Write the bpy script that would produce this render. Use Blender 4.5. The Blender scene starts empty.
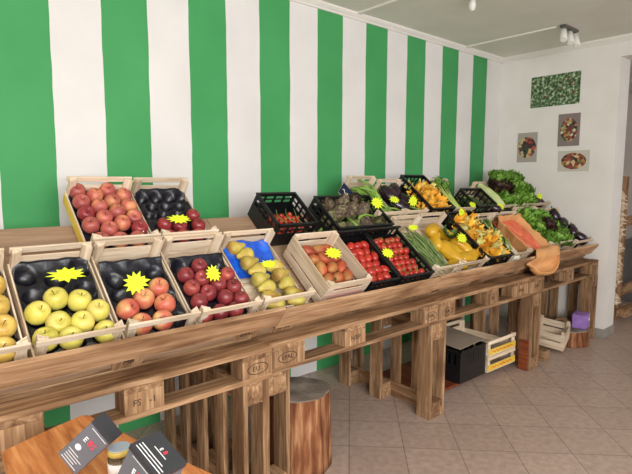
import bpy, bmesh, math, random
from mathutils import Vector, Matrix, noise
R_ = random.Random(7)
SC = bpy.context.scene
COL = SC.collection
PI = math.pi
T = 0.67944                                   # lean of the display (radians)

# ------------------------------------------------------------------ camera, world, light, exposure
cd = bpy.data.cameras.new('camera'); cam = bpy.data.objects.new('camera', cd); COL.objects.link(cam)
cd.sensor_width = 36.0; cd.lens = 510.4555/632*36; cd.clip_start = 0.05
_r, _u, _f = (0.752024, -0.659132, 0.002242), (0.070501, 0.083819, 0.993984), (0.655354, 0.747342, -0.109503)
cam.matrix_world = Matrix(((_r[0], _u[0], -_f[0], -1.33476), (_r[1], _u[1], -_f[1], -1.79605), (_r[2], _u[2], -_f[2], 1.46691), (0, 0, 0, 1)))
SC.camera = cam
w = bpy.data.worlds.new('world'); SC.world = w; w.use_nodes = True
w.node_tree.nodes['Background'].inputs[0].default_value = (0.80, 0.90, 1.0, 1)
w.node_tree.nodes['Background'].inputs[1].default_value = 1.7

def area(name, loc, to, sx, sy, power, col):
    l = bpy.data.lights.new(name, 'AREA'); l.shape = 'RECTANGLE'; l.size = sx; l.size_y = sy; l.energy = power; l.color = col
    o = bpy.data.objects.new(name, l); COL.objects.link(o); o.location = loc
    o.rotation_euler = (Vector(to)-Vector(loc)).to_track_quat('-Z', 'Y').to_euler(); return o
area('shopfront_daylight', (-1.6, -4.15, 1.98), (-0.3, 1.0, 1.1), 3.5, 1.25, 190, (1.0, 0.985, 0.965))
area('added_ceiling_fill', (-0.7, -4.2, 1.4), (0.4, -0.6, 2.74), 5.0, 0.5, 55, (1.0, 0.97, 0.92))  # added fill lamp aimed upward to brighten the ceiling, no real source
area('side_room_fill', (5.4, -2.6, 1.7), (5.2, 0.6, 1.0), 1.2, 1.6, 14, (1.0, 0.96, 0.92))  # added lamp to lift the side room, which has no window
SC.view_settings.view_transform = 'Standard'; SC.view_settings.look = 'None'; SC.view_settings.gamma = 1
SC.view_settings.use_curve_mapping = False
SC.view_settings.exposure = -0.12

# ------------------------------------------------------------------ materials
def s2l(c): return tuple(((v/255)/12.92 if v/255 <= .04045 else (((v/255)+.055)/1.055)**2.4) for v in c)+(1,)
def newmat(name, rough=.5, spec=.5):
    m = bpy.data.materials.new(name); m.use_nodes = True
    b = m.node_tree.nodes['Principled BSDF']; b.inputs['Roughness'].default_value = rough
    b.inputs['Specular IOR Level'].default_value = spec
    return m, m.node_tree, b
def ramp(nt, stops):
    n = nt.nodes.new('ShaderNodeValToRGB'); e = n.color_ramp.elements
    while len(e) < len(stops): e.new(0.5)
    for el, (p, c) in zip(e, stops): el.position = p; el.color = s2l(c)
    return n
def coords(nt, scale=(1, 1, 1), vary=True):
    tc = nt.nodes.new('ShaderNodeTexCoord'); mp = nt.nodes.new('ShaderNodeMapping'); mp.inputs['Scale'].default_value = scale
    nt.links.new(tc.outputs['Object'], mp.inputs['Vector'])
    if vary:
        oi = nt.nodes.new('ShaderNodeObjectInfo'); mu = nt.nodes.new('ShaderNodeMath'); mu.operation = 'MULTIPLY'; mu.inputs[1].default_value = 37.0
        nt.links.new(oi.outputs['Random'], mu.inputs[0]); nt.links.new(mu.outputs[0], mp.inputs['Location'])
    return mp
def vary_value(nt, col_out, amt):
    oi = nt.nodes.new('ShaderNodeObjectInfo'); mr = nt.nodes.new('ShaderNodeMapRange')
    mr.inputs['To Min'].default_value = 1-amt; mr.inputs['To Max'].default_value = 1+amt
    hs = nt.nodes.new('ShaderNodeHueSaturation'); nt.links.new(oi.outputs['Random'], mr.inputs['Value'])
    nt.links.new(mr.outputs['Result'], hs.inputs['Value']); nt.links.new(col_out, hs.inputs['Color']); return hs.outputs['Color']
def noisy(name, stops, scale=8, rough=.5, spec=.5, stretch=(1, 1, 1), bump=0, detail=4, vary=.08, sss=0):
    m, nt, b = newmat(name, rough, spec)
    mp = coords(nt, stretch); n = nt.nodes.new('ShaderNodeTexNoise'); n.inputs['Scale'].default_value = scale; n.inputs['Detail'].default_value = detail
    nt.links.new(mp.outputs[0], n.inputs['Vector']); r = ramp(nt, stops); nt.links.new(n.outputs['Fac'], r.inputs[0])
    nt.links.new(vary_value(nt, r.outputs[0], vary) if vary else r.outputs[0], b.inputs['Base Color'])
    if bump:
        bp = nt.nodes.new('ShaderNodeBump'); bp.inputs['Strength'].default_value = bump; bp.inputs['Distance'].default_value = .004
        nt.links.new(n.outputs['Fac'], bp.inputs['Height']); nt.links.new(bp.outputs[0], b.inputs['Normal'])
    if sss: b.inputs['Subsurface Weight'].default_value = sss; b.inputs['Subsurface Radius'].default_value = (.01, .006, .003)
    return m
def plain(name, c, rough=.5, spec=.5, metal=0):
    m, nt, b = newmat(name, rough, spec); b.inputs['Base Color'].default_value = s2l(c); b.inputs['Metallic'].default_value = metal; return m
def wood(name, cols, axis, knots=True, rough=.75):
    m, nt, b = newmat(name, rough, .25)
    st = [14, 14, 14]; st[axis] = 1.1
    mp = coords(nt, st); n = nt.nodes.new('ShaderNodeTexNoise'); n.inputs['Scale'].default_value = 2.6; n.inputs['Detail'].default_value = 7; n.inputs['Distortion'].default_value = 1.2
    nt.links.new(mp.outputs[0], n.inputs['Vector']); r = ramp(nt, [(.30, cols[0]), (.5, cols[1]), (.68, cols[2])]); nt.links.new(n.outputs['Fac'], r.inputs[0])
    out = r.outputs[0]
    if knots:
        s2 = [3.2, 3.2, 3.2]; s2[axis] = 1.3
        mp2 = coords(nt, s2); n2 = nt.nodes.new('ShaderNodeTexNoise'); n2.inputs['Scale'].default_value = 2.2; n2.inputs['Detail'].default_value = 3
        nt.links.new(mp2.outputs[0], n2.inputs['Vector']); r2 = ramp(nt, [(.36, (150, 128, 112)), (.52, (255, 255, 255))]); nt.links.new(n2.outputs['Fac'], r2.inputs[0])
        mx = nt.nodes.new('ShaderNodeMix'); mx.data_type = 'RGBA'; mx.blend_type = 'MULTIPLY'; mx.inputs['Factor'].default_value = .6
        nt.links.new(out, mx.inputs['A']); nt.links.new(r2.outputs[0], mx.inputs['B']); out = mx.outputs['Result']
    nt.links.new(vary_value(nt, out, .14), b.inputs['Base Color'])
    bp = nt.nodes.new('ShaderNodeBump'); bp.inputs['Strength'].default_value = .35; bp.inputs['Distance'].default_value = .003
    nt.links.new(n.outputs['Fac'], bp.inputs['Height']); nt.links.new(bp.outputs[0], b.inputs['Normal'])
    return m
PALLET = [(112, 82, 58), (150, 115, 83), (182, 149, 115)]
PLANK = [(146, 109, 79), (180, 141, 105), (202, 167, 132)]
CRATE = [(188, 164, 136), (214, 193, 167), (230, 214, 194)]
PW = [wood('pallet_wood_%d' % a, PALLET, a) for a in range(3)]
KW = [wood('plank_wood_%d' % a, PLANK, a) for a in range(3)]
CW = [wood('crate_wood_%d' % a, CRATE, a, False, .7) for a in range(3)]
M = {}
M['deck'] = wood('deck_board', [(146, 116, 92), (160, 130, 106), (172, 142, 116)], 0, False, .6)
M['table'] = wood('orange_wood', [(164, 92, 48), (206, 128, 72), (228, 158, 98)], 1, False, .38)
M['redwood'] = wood('red_wood', [(98, 46, 26), (122, 60, 36), (140, 74, 46)], 1, False, .5)
M['paper_wood'] = wood('printed_crate_wood', [(196, 190, 184), (212, 206, 200), (224, 218, 212)], 0, False, .7)
M['black_plastic'] = plain('black_plastic', (20, 21, 23), .38)
M['tray'] = noisy('tray_plastic', [(.3, (9, 10, 17)), (.7, (17, 19, 33))], 45, .33, .5, bump=.6)
M['blue_tray'] = noisy('blue_tray_plastic', [(.3, (14, 70, 190)), (.7, (34, 110, 232))], 20, .3, .6)
M['navy_label'] = plain('navy_label', (28, 34, 78), .5)
M['white_ink'] = plain('white_ink', (236, 236, 236), .6)
M['yellow_card'] = plain('yellow_card', (222, 240, 44), .7)
M['ink'] = plain('green_black_ink', (150, 160, 30), .7)
M['stamp'] = plain('stamp_ink', (60, 38, 24), .8)
M['red_ink'] = plain('red_ink', (206, 70, 50), .7)
M['pink_ink'] = plain('pink_ink', (214, 168, 158), .7)
M['sticker'] = plain('white_sticker', (240, 238, 236), .4)
M['yellow_paint'] = noisy('yellow_print', [(.3, (226, 186, 52)), (.7, (242, 208, 80))], 12, .6)
def fruit(name, stops, scale=9, rough=.32, stretch=(1, 1, 1), vary=.1): return noisy(name, stops, scale, rough, .5, stretch, 0, 5, vary, .0)
M['golden'] = fruit('golden_apple_skin', [(.3, (192, 178, 68)), (.5, (214, 202, 96)), (.72, (220, 198, 108))], 14, .4)
M['russet'] = fruit('russet_apple_skin', [(.3, (176, 136, 62)), (.5, (206, 172, 84)), (.7, (218, 192, 104))], 16)
M['pink_apple'] = fruit('pink_apple_skin', [(.32, (174, 76, 64)), (.48, (196, 106, 82)), (.66, (216, 170, 110))], 13, .38, (1, 1, .3))
M['blush_apple'] = fruit('blush_apple_skin', [(.3, (150, 66, 66)), (.5, (182, 94, 82)), (.68, (214, 146, 98))], 14, .4, (1, 1, .4), .14)
M['dark_apple'] = fruit('dark_red_apple_skin', [(.3, (116, 38, 46)), (.55, (148, 58, 60)), (.75, (184, 88, 72))], 12, .36, (1, 1, .4))
M['mid_apple'] = fruit('deep_red_apple_skin', [(.3, (120, 36, 42)), (.55, (150, 52, 54)), (.75, (176, 74, 62))], 10, .3, (1, 1, .4))
M['pear'] = fruit('pear_skin', [(.3, (150, 112, 52)), (.47, (178, 152, 68)), (.66, (200, 188, 92))], 14, .5, vary=.14)
M['oval'] = fruit('oval_fruit_skin', [(.3, (148, 56, 36)), (.47, (182, 84, 50)), (.64, (170, 124, 68))], 13, .5, vary=.16)
M['tomato'] = fruit('tomato_skin', [(.3, (156, 30, 24)), (.7, (192, 56, 42))], 10, .28, vary=.16)
M['cherry'] = fruit('cherry_tomato_skin', [(.3, (150, 26, 20)), (.7, (190, 52, 36))], 8, .2)
M['stem'] = plain('brown_stem', (92, 70, 40), .8)
M['green_stem'] = noisy('green_stem', [(.3, (96, 124, 52)), (.7, (132, 156, 78))], 20, .6)
M['green_dark'] = noisy('dark_green_leaf', [(.3, (38, 74, 26)), (.7, (70, 110, 40))], 20, .55)
M['bean'] = noisy('green_bean_skin', [(.3, (96, 122, 66)), (.7, (140, 160, 96))], 20, .5, vary=.18)
M['fava'] = noisy('fava_pod_skin', [(.3, (86, 128, 40)), (.7, (136, 172, 72))], 20, .45, vary=.18)
M['pepper'] = noisy('yellow_pepper_skin', [(.3, (186, 138, 24)), (.6, (212, 168, 38)), (.8, (196, 176, 64))], 6, .26, vary=.1)
M['flower'] = noisy('courgette_flower_petal', [(.3, (228, 152, 34)), (.55, (246, 190, 62)), (.75, (244, 214, 110))], 18, .6, vary=.12)
M['pale_flower'] = noisy('pale_flower_petal', [(.3, (206, 200, 110)), (.55, (224, 214, 140)), (.75, (238, 214, 110))], 18, .6, vary=.12)
M['courgette'] = noisy('courgette_skin', [(.3, (34, 58, 26)), (.7, (70, 98, 48))], 20, .4, vary=.15)
M['pale_courgette'] = noisy('young_courgette_skin', [(.3, (120, 150, 60)), (.7, (170, 190, 100))], 20, .45)
M['carrot'] = noisy('carrot_skin', [(.3, (200, 88, 60)), (.7, (228, 124, 88))], 16, .5, vary=.16)
M['paper'] = noisy('orange_paper', [(.3, (208, 148, 94)), (.7, (226, 172, 118))], 7, .75, .2, bump=.5)
M['lettuce'] = noisy('lettuce_leaf', [(.3, (78, 122, 34)), (.52, (116, 164, 58)), (.72, (162, 196, 92))], 16, .5, vary=.15)
M['red_lettuce'] = noisy('red_lettuce_leaf', [(.3, (36, 18, 20)), (.6, (66, 34, 30)), (.8, (74, 70, 36))], 16, .5)
M['celery_leaf'] = noisy('celery_leaf', [(.3, (66, 112, 36)), (.7, (120, 160, 66))], 18, .5)
M['celery'] = noisy('celery_stalk', [(.3, (164, 188, 84)), (.7, (204, 214, 128))], 10, .45, .5, (1, 1, .2))
M['cabbage'] = noisy('pale_cabbage_leaf', [(.3, (164, 180, 108)), (.7, (214, 220, 170))], 9, .5)
M['fennel'] = noisy('fennel_bulb', [(.3, (206, 208, 180)), (.7, (236, 236, 220))], 9, .45)
M['aubergine'] = noisy('aubergine_skin', [(.3, (28, 14, 26)), (.6, (46, 22, 38)), (.8, (84, 48, 66))], 5, .22, .6)
M['artichoke'] = noisy('artichoke_bract', [(.3, (56, 42, 40)), (.5, (96, 76, 64)), (.66, (130, 126, 84))], 60, .75, vary=.15)
M['green_artichoke'] = noisy('green_artichoke_bract', [(.3, (70, 62, 46)), (.5, (104, 98, 64)), (.66, (140, 140, 92))], 60, .7)
M['garlic'] = noisy('garlic_skin', [(.3, (196, 170, 140)), (.7, (226, 206, 180))], 18, .6)
M['straw'] = noisy('dry_straw', [(.3, (150, 116, 76)), (.7, (192, 158, 114))], 20, .8)
M['root'] = noisy('brown_root_skin', [(.3, (104, 76, 52)), (.7, (146, 112, 80))], 14, .8)
M['purple'] = noisy('purple_carton', [(.3, (136, 96, 176)), (.55, (152, 116, 190)), (.8, (186, 160, 208))], 10, .5)
M['grey_carton'] = plain('grey_carton', (104, 106, 114), .55)
M['dark_carton'] = plain('charcoal_carton', (52, 53, 58), .55)
M['carton_red'] = plain('red_logo', (226, 66, 84), .5)
M['board'] = noisy('grey_cardboard', [(.3, (140, 124, 108)), (.7, (164, 148, 130))], 6, .8)
M['white_metal'] = plain('white_lamp_metal', (222, 220, 214), .4)
M['steel'] = plain('steel', (120, 116, 112), .35, .5, .8)
M['lid'] = plain('pale_blue_lid', (182, 196, 214), .3)
M['gold_rim'] = plain('yellow_jar_rim', (206, 180, 92), .4)
M['honey'] = noisy('amber_preserve', [(.3, (150, 124, 84)), (.7, (184, 160, 116))], 25, .35)
mg, nt, b = newmat('jar_glass', .03, .5); b.inputs['Transmission Weight'].default_value = 1; b.inputs['IOR'].default_value = 1.3; M['glass'] = mg
M['white_trim'] = plain('white_trim', (226, 222, 216), .6)
M['cabinet'] = plain('grey_cabinet', (110, 104, 100), .6)
M['skirt'] = noisy('grey_skirting_tile', [(.3, (132, 128, 122)), (.7, (154, 150, 142))], 8, .5)
# painted wall stripes
def stripe_mat():
    m, nt, b = newmat('striped_wall_paint', .62, .3)
    tc = nt.nodes.new('ShaderNodeTexCoord'); sx = nt.nodes.new('ShaderNodeSeparateXYZ'); nt.links.new(tc.outputs['Object'], sx.inputs[0])
    n = nt.nodes.new('ShaderNodeTexNoise'); n.inputs['Scale'].default_value = 5; nt.links.new(tc.outputs['Object'], n.inputs['Vector'])
    def ma(op, a, bv):
        k = nt.nodes.new('ShaderNodeMath'); k.operation = op
        for i, v in enumerate((a, bv)):
            if isinstance(v, (int, float)): k.inputs[i].default_value = v
            else: nt.links.new(v, k.inputs[i])
        return k.outputs[0]
    wob = ma('MULTIPLY', ma('SUBTRACT', n.outputs['Fac'], .5), .012)
    x = ma('ADD', sx.outputs['X'], wob)
    ph = ma('FRACT', ma('MULTIPLY', ma('ADD', x, .59007+.25526*41), 1/(.25526*2)), 0)
    isw = ma('MULTIPLY', ma('LESS_THAN', ph, .5), ma('LESS_THAN', sx.outputs['X'], 3.6))          # odd bands are green
    n2 = nt.nodes.new('ShaderNodeTexNoise'); n2.inputs['Scale'].default_value = 3; n2.inputs['Detail'].default_value = 8; nt.links.new(tc.outputs['Object'], n2.inputs['Vector'])
    rg = ramp(nt, [(.3, (62, 146, 84)), (.7, (70, 154, 92))]); rw = ramp(nt, [(.3, (214, 211, 209)), (.7, (223, 220, 218))])
    nt.links.new(n2.outputs['Fac'], rg.inputs[0]); nt.links.new(n2.outputs['Fac'], rw.inputs[0])
    mx = nt.nodes.new('ShaderNodeMix'); mx.data_type = 'RGBA'; nt.links.new(isw, mx.inputs['Factor'])
    nt.links.new(rw.outputs[0], mx.inputs['A']); nt.links.new(rg.outputs[0], mx.inputs['B']); nt.links.new(mx.outputs['Result'], b.inputs['Base Color'])
    bp = nt.nodes.new('ShaderNodeBump'); bp.inputs['Strength'].default_value = .12; bp.inputs['Distance'].default_value = .01
    nt.links.new(n2.outputs['Fac'], bp.inputs['Height']); nt.links.new(bp.outputs[0], b.inputs['Normal'])
    return m
def plaster(name, a, c):
    return noisy(name, [(.3, a), (.7, c)], 3, .7, .25, bump=.1, detail=8, vary=0)
M['stripes'] = stripe_mat()
M['plaster'] = plaster('white_plaster', (222, 218, 213), (232, 228, 224))
M['ceiling'] = plaster('ceiling_plaster', (222, 220, 210), (230, 228, 220))
M['side_wall'] = plaster('side_room_plaster', (196, 184, 174), (206, 194, 184))
def tile_mat():
    m, nt, b = newmat('floor_tiles', .38, .4)
    tc = nt.nodes.new('ShaderNodeTexCoord'); mp = nt.nodes.new('ShaderNodeMapping'); mp.vector_type = 'POINT'
    nt.links.new(tc.outputs['Object'], mp.inputs['Vector'])
    a = PI/4; s = .302; px, py = 1.226, -.104
    mp.inputs['Rotation'].default_value = (0, 0, a)
    rx, ry = (px*math.cos(a)-py*math.sin(a)), (px*math.sin(a)+py*math.cos(a))
    mp.inputs['Location'].default_value = (-rx+30*s, -ry+30*s, 0)
    br = nt.nodes.new('ShaderNodeTexBrick'); br.offset = 0; br.squash = 1; br.inputs['Scale'].default_value = 1
    br.inputs['Brick Width'].default_value = s; br.inputs['Row Height'].default_value = s; br.inputs['Mortar Size'].default_value = .0021; br.inputs['Mortar Smooth'].default_value = .3
    br.inputs['Color1'].default_value = s2l((182, 160, 147)); br.inputs['Color2'].default_value = s2l((190, 168, 155)); br.inputs['Mortar'].default_value = s2l((104, 88, 80))
    nt.links.new(mp.outputs[0], br.inputs['Vector'])
    n = nt.nodes.new('ShaderNodeTexNoise'); n.inputs['Scale'].default_value = 26; n.inputs['Detail'].default_value = 8; nt.links.new(tc.outputs['Object'], n.inputs['Vector'])
    r = ramp(nt, [(.3, (226, 222, 220)), (.7, (255, 255, 255))]); nt.links.new(n.outputs['Fac'], r.inputs[0])
    mx = nt.nodes.new('ShaderNodeMix'); mx.data_type = 'RGBA'; mx.blend_type = 'MULTIPLY'; mx.inputs['Factor'].default_value = 1
    nt.links.new(br.outputs['Color'], mx.inputs['A']); nt.links.new(r.outputs[0], mx.inputs['B']); nt.links.new(mx.outputs['Result'], b.inputs['Base Color'])
    return m
M['tiles'] = tile_mat()
def bark_mat(name, cols, sc=(9, 9, 1.3)):
    return noisy(name, [(.3, cols[0]), (.5, cols[1]), (.7, cols[2])], 4, .85, .2, sc, .9, 8, 0)
M['bark'] = bark_mat('stump_bark', [(84, 48, 30), (128, 80, 52), (176, 132, 96)])
M['cut'] = noisy('stump_cut_face', [(.3, (104, 92, 82)), (.5, (138, 126, 114)), (.75, (182, 170, 156))], 9, .8, .2, bump=.4, vary=0)
def picture_mat(name, kind):
    m, nt, b = newmat(name, .35, .4); tc = nt.nodes.new('ShaderNodeTexCoord')
    v = nt.nodes.new('ShaderNodeTexVoronoi'); nt.links.new(tc.outputs['Object'], v.inputs['Vector'])
    if kind == 'tree':
        n = nt.nodes.new('ShaderNodeTexNoise'); n.inputs['Scale'].default_value = 38; n.inputs['Detail'].default_value = 12; nt.links.new(tc.outputs['Object'], n.inputs['Vector'])
        r = ramp(nt, [(.30, (30, 46, 32)), (.44, (62, 86, 56)), (.54, (108, 134, 92)), (.68, (206, 214, 190))]); nt.links.new(n.outputs['Fac'], r.inputs[0])
        nt.links.new(r.outputs[0], b.inputs['Base Color'])
        return m
    bg, cols, rad, sc = kind
    v.inputs['Scale'].default_value = sc
    sp = nt.nodes.new('ShaderNodeSeparateXYZ'); nt.links.new(v.outputs['Color'], sp.inputs[0])
    r = ramp(nt, cols); r.color_ramp.interpolation = 'CONSTANT'; nt.links.new(sp.outputs['X'], r.inputs[0])
    ln = nt.nodes.new('ShaderNodeVectorMath'); ln.operation = 'LENGTH'
    mp = nt.nodes.new('ShaderNodeMapping'); mp.inputs['Scale'].default_value = (0, 1/rad[0], 1/rad[1]); nt.links.new(tc.outputs['Object'], mp.inputs['Vector']); nt.links.new(mp.outputs[0], ln.inputs[0])
    lt = nt.nodes.new('ShaderNodeMath'); lt.operation = 'LESS_THAN'; lt.inputs[1].default_value = 1; nt.links.new(ln.outputs['Value'], lt.inputs[0])
    mx = nt.nodes.new('ShaderNodeMix'); mx.data_type = 'RGBA'; nt.links.new(lt.outputs[0], mx.inputs['Factor']); mx.inputs['A'].default_value = s2l(bg)
    nt.links.new(r.outputs[0], mx.inputs['B']); nt.links.new(mx.outputs['Result'], b.inputs['Base Color'])
    return m

# ------------------------------------------------------------------ mesh helpers
class MB:
    def __init__(s): s.bm = bmesh.new()
    def box(s, x0, x1, y0, y1, z0, z1, mtx=None):
        v = [s.bm.verts.new((x, y, z)) for z in (z0, z1) for y in (y0, y1) for x in (x0, x1)]
        if mtx: [setattr(k, 'co', mtx @ k.co) for k in v]
        for f in ((0, 2, 3, 1), (4, 5, 7, 6), (0, 1, 5, 4), (2, 6, 7, 3), (0, 4, 6, 2), (1, 3, 7, 5)): s.bm.faces.new([v[i] for i in f])
        return s
    def prism(s, pts, y0, y1):
        """outline in x,z pushed along y"""
        a = [s.bm.verts.new((p[0], y0, p[1])) for p in pts]; c = [s.bm.verts.new((p[0], y1, p[1])) for p in pts]
        n = len(pts); s.bm.faces.new(a); s.bm.faces.new(c[::-1])
        for i in range(n): s.bm.faces.new((a[i], c[i], c[(i+1) % n], a[(i+1) % n]))
        return s
    def slab(s, pts, z0, z1):
        a = [s.bm.verts.new((p[0], p[1], z0)) for p in pts]; c = [s.bm.verts.new((p[0], p[1], z1)) for p in pts]
        n = len(pts); s.bm.faces.new(a[::-1]); s.bm.faces.new(c)
        for i in range(n): s.bm.faces.new((a[i], a[(i+1) % n], c[(i+1) % n], c[i]))
        return s
    def lathe(s, prof, n=18, mtx=None, lobes=0, amp=0):
        rings = []
        for r, z in prof:
            if r < 1e-5: rings.append([s.bm.verts.new((0, 0, z))])
            else: rings.append([s.bm.verts.new(((r*(1+amp*math.cos(lobes*2*PI*i/n)))*math.cos(2*PI*i/n), (r*(1+amp*math.cos(lobes*2*PI*i/n)))*math.sin(2*PI*i/n), z)) for i in range(n)])
        for a, c in zip(rings, rings[1:]):
            for i in range(n):
                j = (i+1) % n
                q = [a[0] if len(a) == 1 else a[i]] + ([] if len(a) == 1 else [a[j]]) + ([c[0]] if len(c) == 1 else [c[j], c[i]])
                if len(q) > 2: s.bm.faces.new(q)
        if mtx:
            for rg in rings:
                for v in rg: v.co = mtx @ v.co
        return s
    def tube(s, pts, rad, n=8, flat=1.0):
        pts = [Vector(p) for p in pts]; rings = []
        up = Vector((0, 0, 1))
        for i, p in enumerate(pts):
            d = (pts[min(i+1, len(pts)-1)]-pts[max(i-1, 0)]).normalized()
            a = d.cross(up)
            if a.length < .05: a = d.cross(Vector((1, 0, 0)))
            a.normalize(); c = a.cross(d).normalized(); r = rad[i] if isinstance(rad, (list, tuple)) else rad
            rings.append([s.bm.verts.new(p+a*r*math.cos(2*PI*k/n)+c*r*flat*math.sin(2*PI*k/n)) for k in range(n)])
        for a, c in zip(rings, rings[1:]):
            for k in range(n): s.bm.faces.new((a[k], a[(k+1) % n], c[(k+1) % n], c[k]))
        s.bm.faces.new(rings[0][::-1]); s.bm.faces.new(rings[-1]); return s
    def grid(s, fn, nu, nv):
        g = [[s.bm.verts.new(fn(i/nu, j/nv)) for j in range(nv+1)] for i in range(nu+1)]
        for i in range(nu):
            for j in range(nv): s.bm.faces.new((g[i][j], g[i+1][j], g[i+1][j+1], g[i][j+1]))
        return s
    def build(s, name, mat, parent=None, smooth=False, bevel=0, solid=0, mtx=None):
        bmesh.ops.recalc_face_normals(s.bm, faces=s.bm.faces)
        if bevel: bmesh.ops.bevel(s.bm, geom=s.bm.edges[:], offset=bevel, segments=1, affect='EDGES', profile=.5)
        me = bpy.data.meshes.new(name); s.bm.to_mesh(me); s.bm.free()
        if smooth:
            for p in me.polygons: p.use_smooth = True
        me.materials.append(mat)
        o = bpy.data.objects.new(name, me); COL.objects.link(o)
        if parent: o.parent = parent
        if mtx is not None: o.matrix_world = mtx
        if solid:
            md = o.modifiers.new('thickness', 'SOLIDIFY'); md.thickness = solid; md.offset = 0
        return o
def tag(o, label, cat, group=None, kind=None):
    o['label'] = label; o['category'] = cat
    if group: o['group'] = group
    if kind: o['kind'] = kind
    return o
def thing(name, label, cat, group=None, mtx=None):
    o = bpy.data.objects.new(name, None); COL.objects.link(o); o.empty_display_size = .05
    tag(o, label, cat, group)
    if mtx is not None: o.matrix_world = mtx
    return o
def struct(o): o['kind'] = 'structure'; return o
def copy_tree(o, parent=None):
    c = o.copy(); COL.objects.link(c)
    if parent: c.parent = parent
    for ch in list(o.children): copy_tree(ch, c)
    return c
PROTO = {}
def place(key, builder, mtx, label, cat, group=None, mat=None):
    if key not in PROTO: o = PROTO[key] = builder()
    else: o = copy_tree(PROTO[key])
    o.matrix_world = mtx; tag(o, label, cat, group)
    return o
def text(body, name, size, mat, parent, loc, rot=(PI/2, 0, 0), depth=.0006, align='CENTER'):
    c = bpy.data.curves.new(name, 'FONT'); c.body = body; c.size = size; c.extrude = depth; c.align_x = align; c.align_y = 'CENTER'; c.resolution_u = 2
    c.materials.append(mat); tmp = bpy.data.objects.new(name, c); COL.objects.link(tmp); bpy.context.view_layer.update()
    me = bpy.data.meshes.new_from_object(tmp.evaluated_get(bpy.context.evaluated_depsgraph_get())); bpy.data.objects.remove(tmp); bpy.data.curves.remove(c)
    o = bpy.data.objects.new(name, me); COL.objects.link(o); o.parent = parent; o.location = loc; o.rotation_euler = rot
    if not me.materials: me.materials.append(mat)
    return o
# leaning frame: x along the wall, s up the slope, h out of the slope
ES = Vector((0, math.cos(T), math.sin(T))); EH = Vector((0, -math.sin(T), math.cos(T))); ORI = Vector((0, .13, .744))
RT = Matrix.Rotation(T, 4, 'X')
def W(x, s, h): return ORI+Vector((x, 0, 0))+ES*s+EH*h
def F(x, s, h, rot=None): return Matrix.Translation(W(x, s, h)) @ RT @ (rot if rot is not None else Matrix())
def rnd_rot(tilt=.5, rng=R_): return Matrix.Rotation(rng.uniform(0, 2*PI), 4, 'Z') @ Matrix.Rotation(rng.uniform(-tilt, tilt), 4, 'X') @ Matrix.Rotation(rng.uniform(0, 2*PI), 4, 'Z')
def jit(k, a): return k+R_.uniform(-a, a)

# ------------------------------------------------------------------ room
H = 2.744
WY, RX = 1.0793, 3.78
struct(MB().box(-3.6, 7.2, -4.4, 2.6, -.12, 0).build('floor', M['tiles']))
struct(MB().box(-3.6, 7.2, -4.4, 2.6, H, H+.12).build('ceiling', M['ceiling']))
struct(MB().box(-3.6, RX, WY, WY+.2, 0, H).build('wall_back', M['stripes']))
wr = MB().box(RX, RX+.24, -.064, WY+.2, 0, H).box(RX, RX+.24, -1.5, -.064, 2.57, H).box(RX, RX+.24, -4.4, -1.5, 0, H)
struct(wr.build('wall_right', M['plaster']))
struct(MB().box(-3.8, -3.6, -4.4, WY+.2, 0, H).build('wall_left', M['plaster']))
struct(MB().box(-3.6, -3.35, -4.5, -4.3, 0, H).box(2.2, 7.2, -4.5, -4.3, 0, H).box(-3.35, 2.2, -4.5, -4.3, 2.65, H).box(-3.35, 2.2, -4.5, -4.3, 0, 1.0).build('wall_front', M['plaster']))  # low parapet below the opening is added out of view to block low light
struct(MB().box(7.2, 7.4, -4.4, 2.6, 0, H).box(RX+.27, 7.2, 2.6, 2.8, 0, H).build('wall_side_room', M['side_wall']))
def moulding(x0, x1, along):
    pr = [(0, 0), (.012, 0), (.018, .012), (.028, .018), (.04, .034), (.04, .045), (0, .045)]
    return pr
pr = [(0, 0), (.012, 0), (.018, .012), (.028, .02), (.04, .034), (.04, .046), (0, .046)]
m1 = MB(); m1.prism([(-p[0], p[1]) for p in pr], 0, RX+3.6)
o = m1.build('trim_1', M['white_trim']); o.matrix_world = Matrix(((0, -1, 0, RX), (1, 0, 0, WY), (0, 0, 1, H-.046), (0, 0, 0, 1))); struct(o)
m2 = MB(); m2.prism([(-p[0], p[1]) for p in pr], 0, 4.4+WY)
o = m2.build('trim_2', M['white_trim']); o.matrix_world = Matrix(((1, 0, 0, RX), (0, 1, 0, -4.4), (0, 0, 1, H-.046), (0, 0, 0, 1))); struct(o)
struct(MB().box(RX-.012, RX+.252, -.076, .5, 0, .085).build('baseboard_right', M['skirt'], bevel=.003))

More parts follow.
